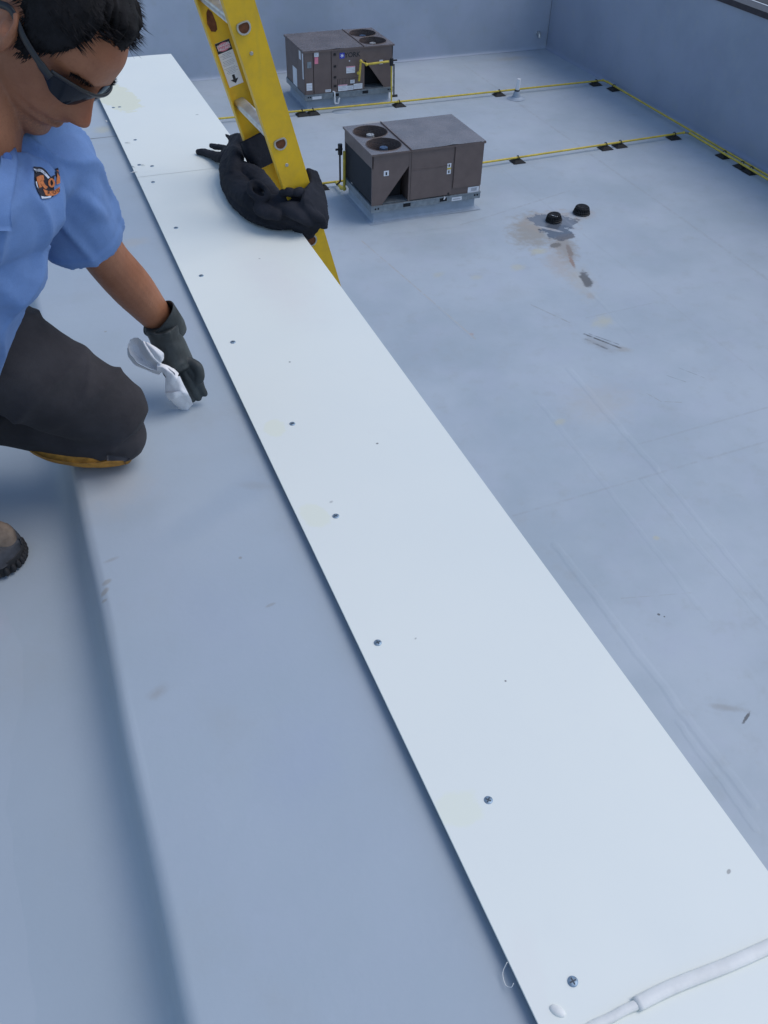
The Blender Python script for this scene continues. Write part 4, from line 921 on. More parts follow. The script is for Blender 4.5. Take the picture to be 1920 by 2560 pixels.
# bare right hand resting on the other knee: palm, four fingers, thumb
hd = _n(WRR-ELR); hs = _n(np.cross(hd, (0, 0, 1))); pm = WRR+hd*.05
bp.append(limb([WRR, pm, WRR+hd*.09], [(.026, .020), (.040, .016), (.040, .014)], 5, 16, ref=tuple(hs)))
for k, (o_, L_) in enumerate(((-.030, .070), (-.010, .080), (.010, .075), (.029, .058))):
    q0 = WRR+hd*.085+hs*o_; bp.append(limb([q0, q0+hd*L_*.45+A3(0, 0, -.006), q0+hd*L_*.8+A3(0, 0, -.02), q0+hd*L_+A3(0, 0, -.034)], [.0100, .0092, .0085, .0075], 5, 10))
q0 = WRR+hd*.03-hs*.034; bp.append(limb([q0, q0+hd*.03-hs*.022, q0+hd*.06-hs*.028+A3(0, 0, -.012)], [.013, .011, .009], 5, 10))
v, f, nn = remesh(bp, .0030, 2, .45)
v = v+nn*(fold_noise(v, 160, 2, 6)*.0003)[:, None]
mesh_obj('body', v, f, M_SKIN, man, smooth=True)

# hair: a cap over the scalp with short strands combed forward
def hairline(td):
    return lerp(td, [0, 18, 30, 42, 52, 60, 67, 73, 80, 86, 93, 104, 116, 130, 150, 180], [.079, .086, .092, .086, .060, .034, .006, -.014, -.016, -.006, .034, .040, .022, -.022, -.052, -.058])
def hair_thick(u, td): return .006+.013*max(0, min(1, (u-.02)/.08))+.006*max(0, 1-td/70)*max(0, min(1, (u-.05)/.03))
cap = []; nt, nu = 120, 90
us = np.linspace(-.06, .1275, nu); v = []; keep = {}
for i, u in enumerate(us):
    for j in range(nt):
        t = 2*math.pi*j/nt; td = abs((math.degrees(t)+180) % 360-180); hl = hairline(td)+.004*math.sin(j*1.9)+.003*math.sin(j*4.7)
        th = hair_thick(u, td)*min(1, max(0.05, (u-hl)/.022)) if u > hl else -.004
        F, L = head_point(u, t, th-.0005 if th > 0 else -.004)
        n_ = .0010*math.sin(F*210+L*90)*math.sin(L*170+u*120) if th > .004 else 0
        v.append(HP(F+n_, L+n_*.5, u+(max(th, 0)*.55 if u > .09 else 0)+n_)); keep[(i, j)] = u > hl-.003
f = [(i*nt+j, i*nt+(j+1) % nt, (i+1)*nt+(j+1) % nt, (i+1)*nt+j) for i in range(nu-1) for j in range(nt) if keep[(i, j)] and keep[(i, (j+1) % nt)]]
f.append(tuple((nu-1)*nt+j for j in range(nt)))
b = MB(); b.add(v, f)
def strand(p, d, L_, wd, droop):
    d = _n(d); s_ = _n(np.cross(d, rng.normal(size=3))); pts = []
    for k in range(4):
        t = k/3; pts.append(p+d*L_*t+droop*L_*t*t)
    vv = []
    for k, q in enumerate(pts[:-1]): vv += [q-s_*wd*(1-k/3.6)/2, q+s_*wd*(1-k/3.6)/2]
    vv.append(pts[-1]); b.add(vv, [(0, 1, 3, 2), (2, 3, 5, 4), (4, 5, 6)])
cnt = 0
while cnt < 9000:
    u = rng.uniform(-.05, .128); t = rng.uniform(0, 2*math.pi); td = abs((math.degrees(t)+180) % 360-180)
    hl = hairline(td)+rng.normal()*.003
    if u < hl: continue
    if u > .12 and rng.uniform() < .6: continue
    if td < 66 and u < hl+.010: continue
    th = hair_thick(u, td)*min(1, max(.1, (u-hl)/.022)); F, L = head_point(u, t, th*.55); p = HP(F, L, u+(th*.4 if u > .09 else 0))
    outw = _n(HF*math.cos(t)*.9+HL*math.sin(t)+HU*max(0, (u-.03)/.07))
    if td < 50 and u > .05: dr = HF*.75+outw*.2+HU*(.75 if u < .10 else .2); ln = rng.uniform(.006, .012)
    elif u > .06: dr = HF*.9+outw*.35; ln = rng.uniform(.016, .03)
    else: dr = -HU*.75-HF*.25*(1 if td > 90 else -.1)+outw*.22; ln = rng.uniform(.008, .018)*(1 if td > 85 or u > .03 else .7)
    dr = _n(dr)+rng.normal(size=3)*.11
    strand(p, dr, ln, rng.uniform(.0010, .0019), (A3(0, 0, 0) if td < 60 else -outw*.15)); cnt += 1
# the tuft that stands out over the forehead
for k in range(700):
    a = rng.normal()*.026; p = HP(.062+rng.uniform(-.012, .012), a-.012, .094+rng.uniform(-.012, .010))
    strand(p, HF*.85+HU*rng.uniform(.15, .5)+HL*(a*3+rng.normal()*.08-.1), rng.uniform(.010, .021), rng.uniform(.0012, .0022), HU*rng.uniform(-.1, .25))
b.build('hair', M_HAIR, man, True)
b = MB()
for s_ in (1, -1):
    for k in range(260):
        x = rng.uniform(0, 1); L = s_*(.012+.040*x); U = .016+.010*math.sin(x*2.2)+rng.normal()*.0028*(1-.6*x)
        t = math.asin(max(-.98, min(.98, L/.074))); F, _ = head_point(U, t*.93)
        strand(HP(F-.001, L, U), HL*s_*.9+HF*.35+HU*(.45-.7*x), rng.uniform(.007, .012), .0011, A3(0, 0, 0))
b.build('eyebrows', M_BROW, man, True)

# wrap-round sunglasses
def glass_pt(x, s_): return .1075-.002*x-.040*x**2.1, s_*(.004+.070*x**.93)
gl = []
for s_ in (1, -1):
    rows = []
    for x in np.linspace(.06, 1, 9):
        F, L = glass_pt(x, s_); top = .0125+.004*math.sin(x*2.6)-.003*x; bot = lerp(x, [.06, .2, .45, .75, 1], [-.003, -.015, -.0215, -.016, .001])
        rows.append([HP(F-.004*q*q-.002*q, L, top+(bot-top)*q) for q in np.linspace(0, 1, 6)])
    gl.append(sheet(rows, 4, .0018))
b = MB(); b.add(*gl[0]); o = b.build('sunglasses', M_LENS, man, True, auto=40)
b = MB(); b.add(*gl[1]); b.build('lens', M_LENS, o, True, auto=40)
b = MB()
tp = []
for x in np.linspace(-1, 1, 41):
    F, L = glass_pt(abs(x) if abs(x) > .05 else .05, 1 if x >= 0 else -1); tp.append(HP(F+.0012, L if abs(x) > .05 else x*.1, .0135+.004*math.sin(abs(x)*2.6)-.003*abs(x)))
b.tube(tp, [.0022]*41, 8, None, True, 1.3); b.build('frame_bar', M_FRAME, o, True)
for s_ in (1, -1):
    b = MB(); pts = crom([HP(.072, s_*.0745, .006), HP(.055, s_*.0785, .008), HP(.02, s_*.0815, .013), HP(-.012, s_*.0815, .022), HP(-.03, s_*.079, .012)], 6)
    b.tube(pts, [(.0020, .0062)]*7+[(.0018, .0048)]*18, 8, None, True, 1, tuple(HU)); b.build('temple_arm', M_FRAME, o, True)

# polo shirt
sp = []
CB = MID+A3(.012, 0, -.02)                                   # base of the neck
sp.append(limb([MID+A3(0, 0, -.06), MID*.72+HIPM*.28+FWD*.010, MID*.45+HIPM*.55+FWD*.034+A3(0, 0, -.01), MID*.18+HIPM*.82+FWD*.042+A3(0, 0, -.02), HIPM+FWD*.02+A3(-.01, .01, -.03)], [(.140, .085), (.150, .105), (.155, .118), (.158, .125), (.165, .13)], 7, 28, ref=tuple(TL)))
sp.append(ellipsoid(MID+FWD*.052+A3(0, 0, -.022), (.115, .062, .072), 16, [TL, FWD, np.cross(TL, FWD)]))
sp.append(limb([SHR*.75+MID*.25, MID+A3(0, 0, -.012)-FWD*.01, SHL*.75+MID*.25], [(.066, .070), (.075, .075), (.066, .070)], 7, 24, ref=(0, 0, 1)))
sp.append(limb([MID+TL*.07+A3(0, 0, -.02), SHL+A3(-.004, 0, -.006), SHL*.70+ELB*.30+A3(-.008, -.006, -.008), ELB*.70+SHL*.30+A3(-.016, -.010, -.006)], [(.066, .072), (.064, .070), (.068, .072), (.066, .072)], 7, 24, ref=(0, 1, 0), rnd=False))
sp.append(limb([MID-TL*.07+A3(0, 0, -.01), SHR+A3(0, 0, -.004), SHR*.5+ELR*.5, ELR*.9+SHR*.1], [(.070, .074), (.068, .072), (.066, .070), (.064, .068)], 6, 20, ref=(0, 1, 0), rnd=False))
v, f, nn = remesh(sp, .0045, 5)
arm = np.clip(((v-MID)@TL-.06)/.08, 0, 1)
rel = v-SHL; ax = _n(ELB-SHL); hh = rel@ax
d = fold_noise(v, 34, 21, 6)*.0045 + fold_noise(v, 80, 4, 6)*.0012
fold = np.maximum(0, ridged(v@np.stack([ax*.25, np.cross(ax, (0, 0, 1)), np.cross(ax, np.cross(ax, (0, 0, 1)))], 1), 105, 31))
d += fold**1.5*.0105*np.clip(((v-MID)@TL-.02)/.08, 0, 1)
hd_ = (v-(ELB*.70+SHL*.30+A3(-.016, -.010, -.006)))@ax; onarm = np.clip(((v-SHL)@ax-.03)/.03, 0, 1)*np.clip(((v-MID)@TL-.10)/.04, 0, 1)
d = d*(1-.6*onarm*np.clip((hd_+.05)/.05, 0, 1))+onarm*.0032*(1/(1+np.exp(-(hd_+.024)/.0012)))
tor = 1-arm; sd = _n(MID-HIPM)
fold2 = np.maximum(0, ridged(v@np.stack([sd*.3, TL, np.cross(sd, TL)], 1), 85, 44)); d += fold2**1.5*.0085*tor
v = v+nn*d[:, None]
shirt = mesh_obj('polo_shirt', v, f, M_POLO, man, smooth=True)
from mathutils.bvhtree import BVHTree
def bvh(v, f): return BVHTree.FromPolygons([Vector(x) for x in v], f)
SB = bvh(v, f)
def on_shirt(u, vv, lift=.002):
    d = Vector(_n(_ray(u, vv))); o_ = Vector((0, 0, H)); hit = SB.ray_cast(o_, d)
    if hit[0] is None: return None
    return np.array(hit[0])+np.array(hit[1])*lift*(1 if np.dot(hit[1], d) < 0 else -1)
# collar
NCk = NB*.22+MID*.78+A3(.006, 0, .010); nd = _n(HP(-.012, 0, -.085)-NCk)
ca = _n(FWD-nd*(FWD@nd)); cl = np.cross(nd, ca)
rows = []
for k in range(29):
    t = R(-112+224*k/28)+math.pi; r0, r1 = .068, .088
    dirv = ca*math.cos(t)*1.10+cl*math.sin(t); opn = max(0, 1-abs((math.degrees(t) % 360)-180)/180*0-0)
    fr_ = .5+.5*math.cos(t)
    oz = NCk+dirv*(r1+.004+.012*fr_)+nd*(-.010-.03*fr_); hit = SB.find_nearest(Vector(oz)); oz = np.array(hit[0])+np.array(hit[1])*.006
    mz = NCk+dirv*(r0+.012)+nd*.014; hit = SB.find_nearest(Vector(mz)); mz2 = np.array(hit[0])+np.array(hit[1])*.014; mz = mz2*.5+mz*.5
    rows.append([NCk+dirv*r0*.96+nd*.004, NCk+dirv*(r0+.001)+nd*.020, mz, oz])
V, F = sheet(rows, 3, .0025); mesh_obj('collar', V, F, M_POLO, shirt, smooth=True)
# placket, buttons and chest pocket stitching laid on the cloth
def strip(px, w_, name, mat, par, lift=.003, th=.0015):
    rows = []
    for (u, vv) in px:
        a, c = on_shirt(u-w_, vv, lift), on_shirt(u+w_, vv, lift)
        if a is None or c is None: continue
        rows.append([a, (a+c)/2+(A3(0, 0, H)-a)*.001, c])
    if len(rows) < 3: return None
    V, F = sheet(rows, 3, th); return mesh_obj(name, V, F, mat, par, smooth=True)
strip([(6, 356), (18, 385), (20, 412), (14, 448), (6, 490), (2, 530), (-2, 572)], 21, 'placket', M_POLO, shirt, .007, .004)
q = on_shirt(13, 404, .0105)
if q is not None:
    dv = _n(A3(0, 0, H)-q); b = MB(); b.tube([q-dv*.001, q+dv*.0012], [.0062, .0056], 16)
    bt = b.build('button', M_BUTTON, shirt, True, auto=40)
# embroidered badge on the chest, following the cloth
def decal(polys, mat, name, par, lift):
    b = MB()
    for pts in polys:
        w_ = [on_shirt(u, vv, lift) for u, vv in pts]
        if any(x is None for x in w_): continue
        c = sum(w_)/len(w_); k = len(w_)
        dv = _n(A3(0, 0, H)-c)
        b.add([x for x in w_]+[x-dv*.0006 for x in w_], [tuple(range(k))]+[(i, i+k, (i+1) % k+k, (i+1) % k) for i in range(k)])
    return b.build(name, mat, par) if b.v else None
def quadstrip(top, bot, n=10):
    t = crom(top, 4); b_ = crom(bot, 4); t = np.array([[np.interp(x, np.linspace(0, 1, len(t)), t[:, i]) for i in (0, 1)] for x in np.linspace(0, 1, n+1)])
    b_ = np.array([[np.interp(x, np.linspace(0, 1, len(b_)), b_[:, i]) for i in (0, 1)] for x in np.linspace(0, 1, n+1)])
    return [[t[i], t[i+1], b_[i+1], b_[i]] for i in range(n)]
BS = lambda x, y: (84+x*64, 419+y*80)             # badge frame: 0..1 across, 0..1 down
def S2(pts): return [BS(x, y) for x, y in pts]
badge = decal(quadstrip(S2([(0, .0), (.25, .0), (.45, .1), (.65, .30), (.72, .28), (.95, .22), (1.0, .4)]), S2([(.02, .35), (.06, .6), (.2, .86), (.4, .98), (.6, .95), (.8, .86), (.98, .74)]), 14)
    + quadstrip(S2([(.80, .04), (.86, .30)]), S2([(.93, .0), (1.0, .40)]), 3), M_NAVY, 'badge', shirt, .0020)
if badge:
    decal(quadstrip(S2([(.03, .30), (.16, .27), (.34, .27)]), S2([(.06, .46), (.2, .44), (.36, .42)]), 3), M_ORANGE, 'badge_letter', badge, .0030)
    decal(quadstrip(S2([(.05, .36), (.10, .52), (.16, .66)]), S2([(.15, .34), (.20, .50), (.26, .62)]), 4), M_ORANGE, 'badge_letter', badge, .0030)
    decal(quadstrip(S2([(.18, .46), (.28, .60), (.42, .70)]), S2([(.32, .42), (.38, .54), (.50, .62)]), 4), M_ORANGE, 'badge_letter', badge, .0030)
    o1 = [(.66+.14*math.cos(t), .50+.14*math.sin(t)) for t in np.linspace(0, 2*math.pi, 15)]; i1 = [(.66+.055*math.cos(t), .50+.085*math.sin(t)) for t in np.linspace(0, 2*math.pi, 15)]
    decal([[BS(*o1[i]), BS(*o1[i+1]), BS(*i1[i+1]), BS(*i1[i])] for i in range(14)], M_ORANGE, 'badge_letter', badge, .0030)
    decal(quadstrip(S2([(.84, .08), (.86, .30), (.86, .55)]), S2([(.92, .08), (.97, .32), (.98, .50)]), 4), M_ORANGE, 'badge_letter', badge, .0030)
    decal(quadstrip(S2([(.30, .68), (.50, .74), (.75, .72), (.98, .60)]), S2([(.40, .88), (.55, .90), (.8, .86), (.98, .76)]), 7), M_ORANGE, 'badge_banner', badge, .0032)
    decal(quadstrip(S2([(.0, .08), (.2, .07), (.4, .17), (.6, .34)]), S2([(.02, .16), (.18, .15), (.35, .24), (.52, .38)]), 8)[::1], M_LOGOW, 'badge_arc', badge, .0030)
    decal(quadstrip(S2([(.22, .91), (.4, .93), (.66, .88)]), S2([(.26, .99), (.4, .985), (.6, .95)]), 5), M_LOGOW, 'badge_arc', badge, .0030)
    decal(quadstrip(S2([(.0, .45), (.05, .6)]), S2([(.04, .43), (.12, .68)]), 2), M_LOGOW, 'badge_arc', badge, .0031)
    def btext(ch, x, y, sz, mat, rot=0):
        W, F = text_mesh(None, ch, 1.0, (0, 0, 0), (1, 0, 0), (0, 1, 0), None, None, 0)
        cr, sr = math.cos(rot), math.sin(rot); b = MB(); P = []
        for p in W:
            a, c = p[0]*sz, -p[1]*sz; u, vv = BS(x, y); q = on_shirt(u+a*cr-c*sr, vv+a*sr+c*cr, .0042)
            if q is None: return
            P.append(q)
        b.add(P, F); b.build('badge_text', mat, badge)
    for ch, x, y in (('R', .52, .80), ('O', .74, .785), ('O', .90, .73)): btext(ch, x, y, 12, M_NAVY, -.1)
    for k, (ch, x, y) in enumerate((('S', .04, .115), ('H', .13, .11), ('E', .21, .125), ('L', .29, .16), ('D', .38, .205))): btext(ch, x, y, 8, M_NAVY, .1+.16*k)

# trousers
tr = []
tr.append(ellipsoid(HIPM+A3(-.02, .01, -.02), (.17, .15, .14), 16))
tr.append(limb([HPL+A3(-.02, .02, .0), HPL*.68+KNL*.32+A3(0, 0, .022), HPL*.34+KNL*.66+A3(0, 0, .018), KNL*.97+HPL*.03+A3(.004, 0, .018)], [(.125, .115), (.112, .104), (.096, .086), (.079, .066)], 8, 26, ref=(0, 1, 0)))
tr.append(limb([KNL+A3(.004, -.004, -.030), KNL*.85+ANL*.15+A3(0, -.008, -.026), KNL*.6+ANL*.4+A3(0, -.008, -.012), KNL*.25+ANL*.75, ANL+A3(-.02, .01, 0)], [(.056, .054), (.058, .055), (.062, .060), (.062, .060), (.060, .058)], 8, 24, ref=(0, 1, 0)))
tr.append(limb([HPR, HPR*.5+KNR*.5+A3(0, 0, .01), KNR], [.125, .11, .08], 8, 22, ref=(0, 1, 0)))
tr.append(limb([KNR, KNR*.5+ANR*.5, ANR+A3(0, 0, .02)], [.076, .068, .066], 8, 22, ref=(0, 1, 0)))
v, f, nn = remesh(tr, .0055, 5)
tx = _n(KNL-HPL)
q = v@np.stack([tx*1.0, np.cross(tx, (0, 0, 1))*.35, A3(0, 0, 1)*.8], 1)
d = np.maximum(0, ridged(q, 36, 61))**2*.0085+fold_noise(v, 30, 8)*.004+fold_noise(v, 95, 18)*.0012
v = v+nn*d[:, None]
trs = mesh_obj('trousers', v, f, M_TROUSER, man, smooth=True)
# knee pad under the kneeling knee
b = MB(); pc = KNL*.84+ANL*.16+A3(0, 0, -.012); pax = _n(ANL-KNL); psd = _n(np.cross(pax, (0, 0, 1)))
rows = []
for a in np.linspace(-.085, .125, 12):
    rr2 = math.sqrt(max(0.02, 1-(a-.01)**2/.0145)); row = []
    for t in np.linspace(-62, 62, 11):
        row.append(pc+pax*a+psd*.074*rr2*math.sin(R(t))+A3(0, 0, -1)*(.084*(.72+.28*rr2)*math.cos(R(t)))+A3(0, 0, .002))
    rows.append(row)
V, F = sheet(rows, 3, .014); V = V+np.stack([0*V[:, 0], 0*V[:, 0], fold_noise(V, 140, 77)*.0022], 1)
V[:, 2] = np.where((V[:, 0] > XE+.005), np.maximum(V[:, 2], -.0150), V[:, 2])
kp = mesh_obj('knee_pad', V, F, M_PAD, man, smooth=True)
V, F = sheet([[atd(268, 1137, 1.715), atd(268, 1152, 1.715)], [atd(292, 1140, 1.715), atd(292, 1152, 1.715)], [atd(326, 1144, 1.72), atd(318, 1152, 1.72)]], 4, .003); mesh_obj('strap_end', V, F, M_INK, kp, smooth=True)

# rubber glove: gauntlet, palm, four fingers and thumb pressing the rag down
def G(u, v, d): return atd(u, v, d)
gp = []
wd_ = _n(WRI-ELB)
gp.append(limb([G(402, 806, 1.860), G(412, 838, 1.885), G(432, 875, 1.905), G(450, 905, 1.92), G(462, 925, 1.925)], [(.042, .036), (.039, .033), (.042, .032), (.045, .028), (.040, .024)], 6, 24, ref=tuple(_X), rnd=False))
gp.append(limb([G(472, 902, 1.905), G(494, 918, 1.905), G(499, 940, 1.915), G(490, 960, 1.93)], [.0115, .0105, .0100, .0085], 6, 12))
gp.append(limb([G(470, 915, 1.912), G(489, 943, 1.922), G(502, 966, 1.94), G(512, 984, 1.953)], [.0120, .0108, .0098, .0078], 6, 12))
gp.append(limb([G(456, 925, 1.914), G(473, 954, 1.924), G(486, 976, 1.94), G(496, 993, 1.955)], [.0120, .0108, .0098, .0078], 6, 12))
gp.append(limb([G(440, 932, 1.914), G(455, 962, 1.926), G(468, 982, 1.94), G(479, 997, 1.955)], [.0115, .0104, .0094, .0078], 6, 12))
gp.append(limb([G(424, 934, 1.914), G(438, 964, 1.928), G(450, 982, 1.94), G(462, 998, 1.955)], [.0105, .0098, .0088, .0075], 6, 12))
gp.append(limb([G(415, 885, 1.895), G(420, 920, 1.90), G(440, 950, 1.915), G(456, 972, 1.93)], [.016, .0145, .0130, .010], 6, 12))
v, f, nn = remesh(gp, .0024, 2)
d = fold_noise(v, 70, 14)*.0022+np.maximum(0, ridged(v, 75, 15))*.0022
v = v+nn*d[:, None]
glv = mesh_obj('glove', v, f, M_GLOVE, man, smooth=True)
# flared open cuff
cc = G(399, 799, 1.856); ca = _n(_X*1.0-wd_*(_X@wd_)); cb = np.cross(wd_, ca); n = 30; ring = []
for k, (dz, r) in enumerate(((.055, .033), (.03, .0385), (-.008, .0425), (-.0095, .0405), (.02, .036))):
    for j in range(n):
        t = 2*math.pi*j/n; wv = 1+.03*math.sin(3*t+1); sk = .024*math.cos(t-.3)
        ring.append(cc+wd_*(dz-(sk if k in (2, 3) else 0))+ca*r*1.08*wv*math.cos(t)+cb*r*.84*wv*math.sin(t))
mesh_obj('glove_cuff', ring, [(k*n+j, k*n+(j+1) % n, (k+1)*n+(j+1) % n, (k+1)*n+j) for k in range(4) for j in range(n)], M_GLOVE, glv, smooth=True)

# boots
def boot(heel, toe, ank, name='boot', sc=1.0):
    heel, toe, ank = (np.array(x, float) for x in (heel, toe, ank)); ax_ = toe-heel; Lb = np.linalg.norm(ax_); ax_ = ax_/Lb
    upv = ank-heel; upv = _n(upv-ax_*(upv@ax_)); sd_ = np.cross(upv, ax_)
    P = lambda a, s_, h: heel+ax_*a*Lb+sd_*s_*sc+upv*h*sc
    out = [(.0, .0), (.02, .028), (.12, .036), (.35, .036), (.6, .048), (.78, .052), (.92, .040), (.985, .018), (1.0, 0)]
    prof_ = crom([(a, s_) for a, s_ in out], 5); loop = [(a, s_) for a, s_ in prof_]+[(a, -s_*.94) for a, s_ in prof_[-2:0:-1]]
    b = MB(); k = len(loop)
    lay = [(1.0, .0), (1.03, .004), (1.03, .026), (.97, .030)]
    vv = [P(.5+(a-.5)*sc_, s_*sc_, h) for sc_, h in lay for a, s_ in loop]
    b.add(vv, [(q*k+j, q*k+(j+1) % k, (q+1)*k+(j+1) % k, (q+1)*k+j) for q in range(3) for j in range(k)]+[tuple(range(k))[::-1], tuple(3*k+j for j in range(k))])
    rt = b.build(name, M_SOLE, man, True, auto=40)
    for j in range(0, k, 2):
        a, s_ = loop[j]; p = P(.5+(a-.5)*1.035, s_*1.05, .010); b = MB(); b.add(*ellipsoid(p, (.0055, .0055, .010), 6)); b.build('tread_lug', M_SOLE, rt, True)
    bb = [limb([P(.06, 0, .05), P(.25, 0, .055), P(.5, 0, .055), P(.72, 0, .050), P(.90, 0, .045)], [(.036, .045), (.040, .055), (.044, .052), (.049, .040), (.040, .030)], 6, 20, ref=tuple(sd_)), limb([P(.16, 0, .06), P(.17, 0, .12), P(.16, 0, .17)], [(.042, .050), (.042, .050), (.045, .055)], 5, 18, ref=tuple(sd_))]
    v, f, nn = remesh(bb, .004, 3); v = v+nn*(fold_noise(v, 80, 5)*.002)[:, None]; mesh_obj('upper', v, f, M_BOOT, rt, smooth=True)
    rows = []
    for a in np.linspace(.85, 1.005, 7):
        wv = np.interp(a, [r[0] for r in out], [r[1] for r in out])+.003; row = []
        hgt = lerp(a, [.70, .8, .9, 1.005], [.052, .066, .058, .030])
        for t in np.linspace(-1, 1, 11): row.append(P(a, max(wv, .004)*math.sin(t*1.55), .020+hgt*.36*math.cos(t*1.5)*1.0+(.012 if abs(t) < .8 else 0)))
        rows.append(row)
    V, F = sheet(rows, 3, .004); mesh_obj('toe_cap', V, F, M_TOE, rt, smooth=True)
    b = MB(); b.tube(crom([P(.80, .020, .082), P(.86, .012, .079), P(.87, -.004, .078), P(.83, -.014, .080), P(.79, -.006, .083)], 5), .0026, 7); b.build('stitched_loop', M_SOLE, rt, True)
    b = MB(); b.tube(crom([P(.60, .03, .088), P(.64, .012, .098), P(.64, -.012, .098), P(.60, -.03, .088)], 5), .0035, 8); b.build('eyelet_band', M_SOLE, rt, True)
    for k_, (a, h) in enumerate(((.58, .104), (.50, .115), (.42, .125))):
        b = MB(); b.tube(crom([P(a, -.032, h-.012), P(a+.02, 0, h+.004), P(a, .032, h-.012)], 5), .0028, 7); b.build('lace', M_LACE, rt, True)
    b = MB(); b.tube(crom([P(.50, .01, .12), P(.58, .03, .150), P(.68, .035, .135), P(.72, .02, .112)], 6), .0026, 7); b.build('lace', M_LACE, rt, True)
    return rt
boot(A3(-.462, 1.46, ZU+.001), A3(-.180, 1.380, ZU+.001), A3(-.445, 1.46, ZU+.2), sc=1.2)
boot(ANL+A3(-.02, .02, .075)+A3(-.04, .02, 0), TOL+A3(-.02, .02, -.005), ANL+A3(.1, -.06, .03))

# white rag in the glove
def sheet(rows, m=8, th=.0012):
    '''creased paper-like sheet: straight facets between folds, slightly crumpled'''
    A = np.array(rows, float)
    def lin(P): 
        t = np.linspace(0, len(P)-1, (len(P)-1)*m+1); return np.stack([np.interp(t, np.arange(len(P)), P[:, i]) for i in range(3)], 1)
    C = np.stack([crom(r, m) for r in A]); C = np.stack([crom(C[:, j], m) for j in range(C.shape[1])], 1)
    A = np.stack([lin(r) for r in A]); A = np.stack([lin(A[:, j]) for j in range(A.shape[1])], 1)
    A = A*.6+C*.4
    nu, nv = A.shape[:2]; v = A.reshape(-1, 3)
    du = np.gradient(A, axis=0); dv = np.gradient(A, axis=1); N = np.cross(du, dv).reshape(-1, 3); N /= np.linalg.norm(N, axis=1)[:, None]+1e-12
    v = v+N*(fold_noise(v, 150, 19)*.0016+np.maximum(0, ridged(v, 90, 29))*.0018)[:, None]
    f = [(i*nv+j, i*nv+j+1, (i+1)*nv+j+1, (i+1)*nv+j) for i in range(nu-1) for j in range(nv-1)]
    k = nu*nv; V = np.vstack([v+N*th/2, v-N*th/2]); F = f+[(a+k, d_+k, c+k, b_+k) for a, b_, c, d_ in f]
    return V, F
def gs(rows): return [[atd(*p) for p in r] for r in rows]
rp = []
def gz(rows): return [[atd(300+.1567*x, 760+.1567*y, d) for x, y, d in r] for r in rows]
rp.append(sheet(gz([[(170, 575, 1.845), (220, 535, 1.838), (290, 535, 1.835), (340, 570, 1.835)], [(122, 660, 1.845), (200, 640, 1.862), (290, 630, 1.862), (355, 620, 1.838)], [(140, 760, 1.848), (240, 770, 1.872), (340, 760, 1.868), (420, 750, 1.842)],
    [(250, 910, 1.858), (340, 880, 1.880), (430, 870, 1.872), (500, 875, 1.850)], [(420, 1000, 1.872), (500, 985, 1.884), (580, 975, 1.878), (640, 980, 1.862)], [(600, 1070, 1.882), (640, 1060, 1.884), (670, 1040, 1.880), (690, 1010, 1.872)]]), 5, .0011))
rp.append(sheet(gz([[(345, 575, 1.833), (365, 590, 1.826), (385, 610, 1.834)], [(425, 750, 1.841), (450, 735, 1.830), (475, 745, 1.840)], [(505, 875, 1.850), (535, 860, 1.838), (560, 865, 1.848)], [(635, 975, 1.862), (645, 960, 1.855), (655, 955, 1.858)]]), 5, .0011))
rp.append(sheet(gz([[(380, 590, 1.836), (420, 615, 1.828), (440, 630, 1.832)], [(480, 740, 1.842), (530, 720, 1.830), (575, 695, 1.834)], [(570, 860, 1.850), (630, 830, 1.838), (690, 780, 1.842)], [(650, 950, 1.860), (668, 900, 1.852), (684, 850, 1.852)]]), 5, .0011))
for k_ in (0, 1):
    e = 14*k_; dd = .010*k_
    rp.append(sheet(gz([[(118-e*.3, 690+e*.4, 1.850+dd), (108-e*.3, 704+e*.4, 1.858+dd)], [(150-e, 815+e, 1.852+dd), (138-e, 832+e, 1.862+dd)], [(262-e, 945+e, 1.862+dd), (248-e, 965+e, 1.872+dd)], [(420-e, 1026+e, 1.876+dd), (408-e, 1048+e, 1.886+dd)], [(650-e, 1100+e, 1.888+dd), (640-e, 1122+e, 1.896+dd)]]), 5, .0011))
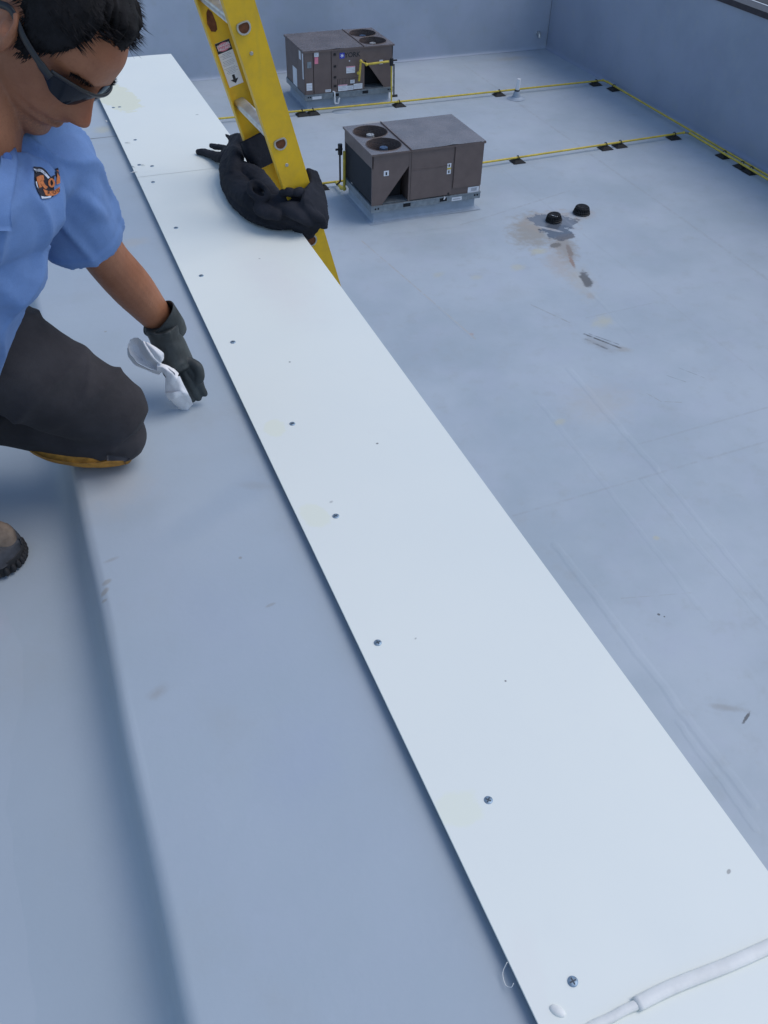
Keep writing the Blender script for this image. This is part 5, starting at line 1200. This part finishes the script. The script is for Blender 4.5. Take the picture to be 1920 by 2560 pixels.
rp.append(sheet(gz([[(590, 935, 1.858), (590, 1000, 1.856), (590, 1080, 1.872)], [(670, 945, 1.860), (680, 1015, 1.855), (685, 1115, 1.872)], [(750, 975, 1.866), (755, 1060, 1.854), (740, 1190, 1.874)], [(860, 1020, 1.876), (850, 1120, 1.860), (780, 1270, 1.880)], [(940, 1105, 1.888), (915, 1190, 1.874), (840, 1300, 1.884)]]), 5, .0011))
rp.append(sheet(gz([[(690, 985, 1.874), (720, 1000, 1.860)], [(800, 1010, 1.880), (810, 1045, 1.858)], [(880, 1070, 1.890), (880, 1100, 1.862)], [(915, 1150, 1.894), (895, 1165, 1.872)]]), 5, .0011))
rp.append(sheet(gz([[(735, 1170, 1.884), (800, 1180, 1.878), (880, 1160, 1.876), (945, 1150, 1.884)], [(720, 1390, 1.905), (850, 1340, 1.894), (950, 1320, 1.894), (1050, 1350, 1.902)], [(760, 1460, 1.918), (880, 1405, 1.902), (1000, 1410, 1.902), (1095, 1440, 1.91)],
    [(820, 1530, 1.93), (900, 1500, 1.918), (1010, 1480, 1.916), (1130, 1500, 1.92)], [(930, 1640, 1.948), (1000, 1600, 1.938), (1080, 1560, 1.934), (1160, 1590, 1.938)], [(1030, 1735, 1.962), (1070, 1695, 1.958), (1115, 1650, 1.952), (1165, 1605, 1.945)]]), 5, .0011))
rp.append(sheet(gz([[(725, 1405, 1.904), (850, 1400, 1.890), (960, 1385, 1.894)], [(760, 1470, 1.912), (870, 1450, 1.896), (1000, 1430, 1.902)], [(800, 1532, 1.925), (860, 1500, 1.904), (1020, 1450, 1.907)]]), 5, .0011))
rp.append(sheet(gz([[(835, 1545, 1.938), (850, 1520, 1.930)], [(930, 1660, 1.953), (945, 1640, 1.947)], [(1025, 1745, 1.965), (1040, 1728, 1.960)]]), 5, .0011))
b = MB()
for V, F in rp: b.add(V, F)
rag = b.build('white_rag', M_RAG, None, True, org=tuple(onz(440, 980, 0)))
tag(rag, 'folded white rag held in the dark rubber glove of the kneeling worker', 'rag')
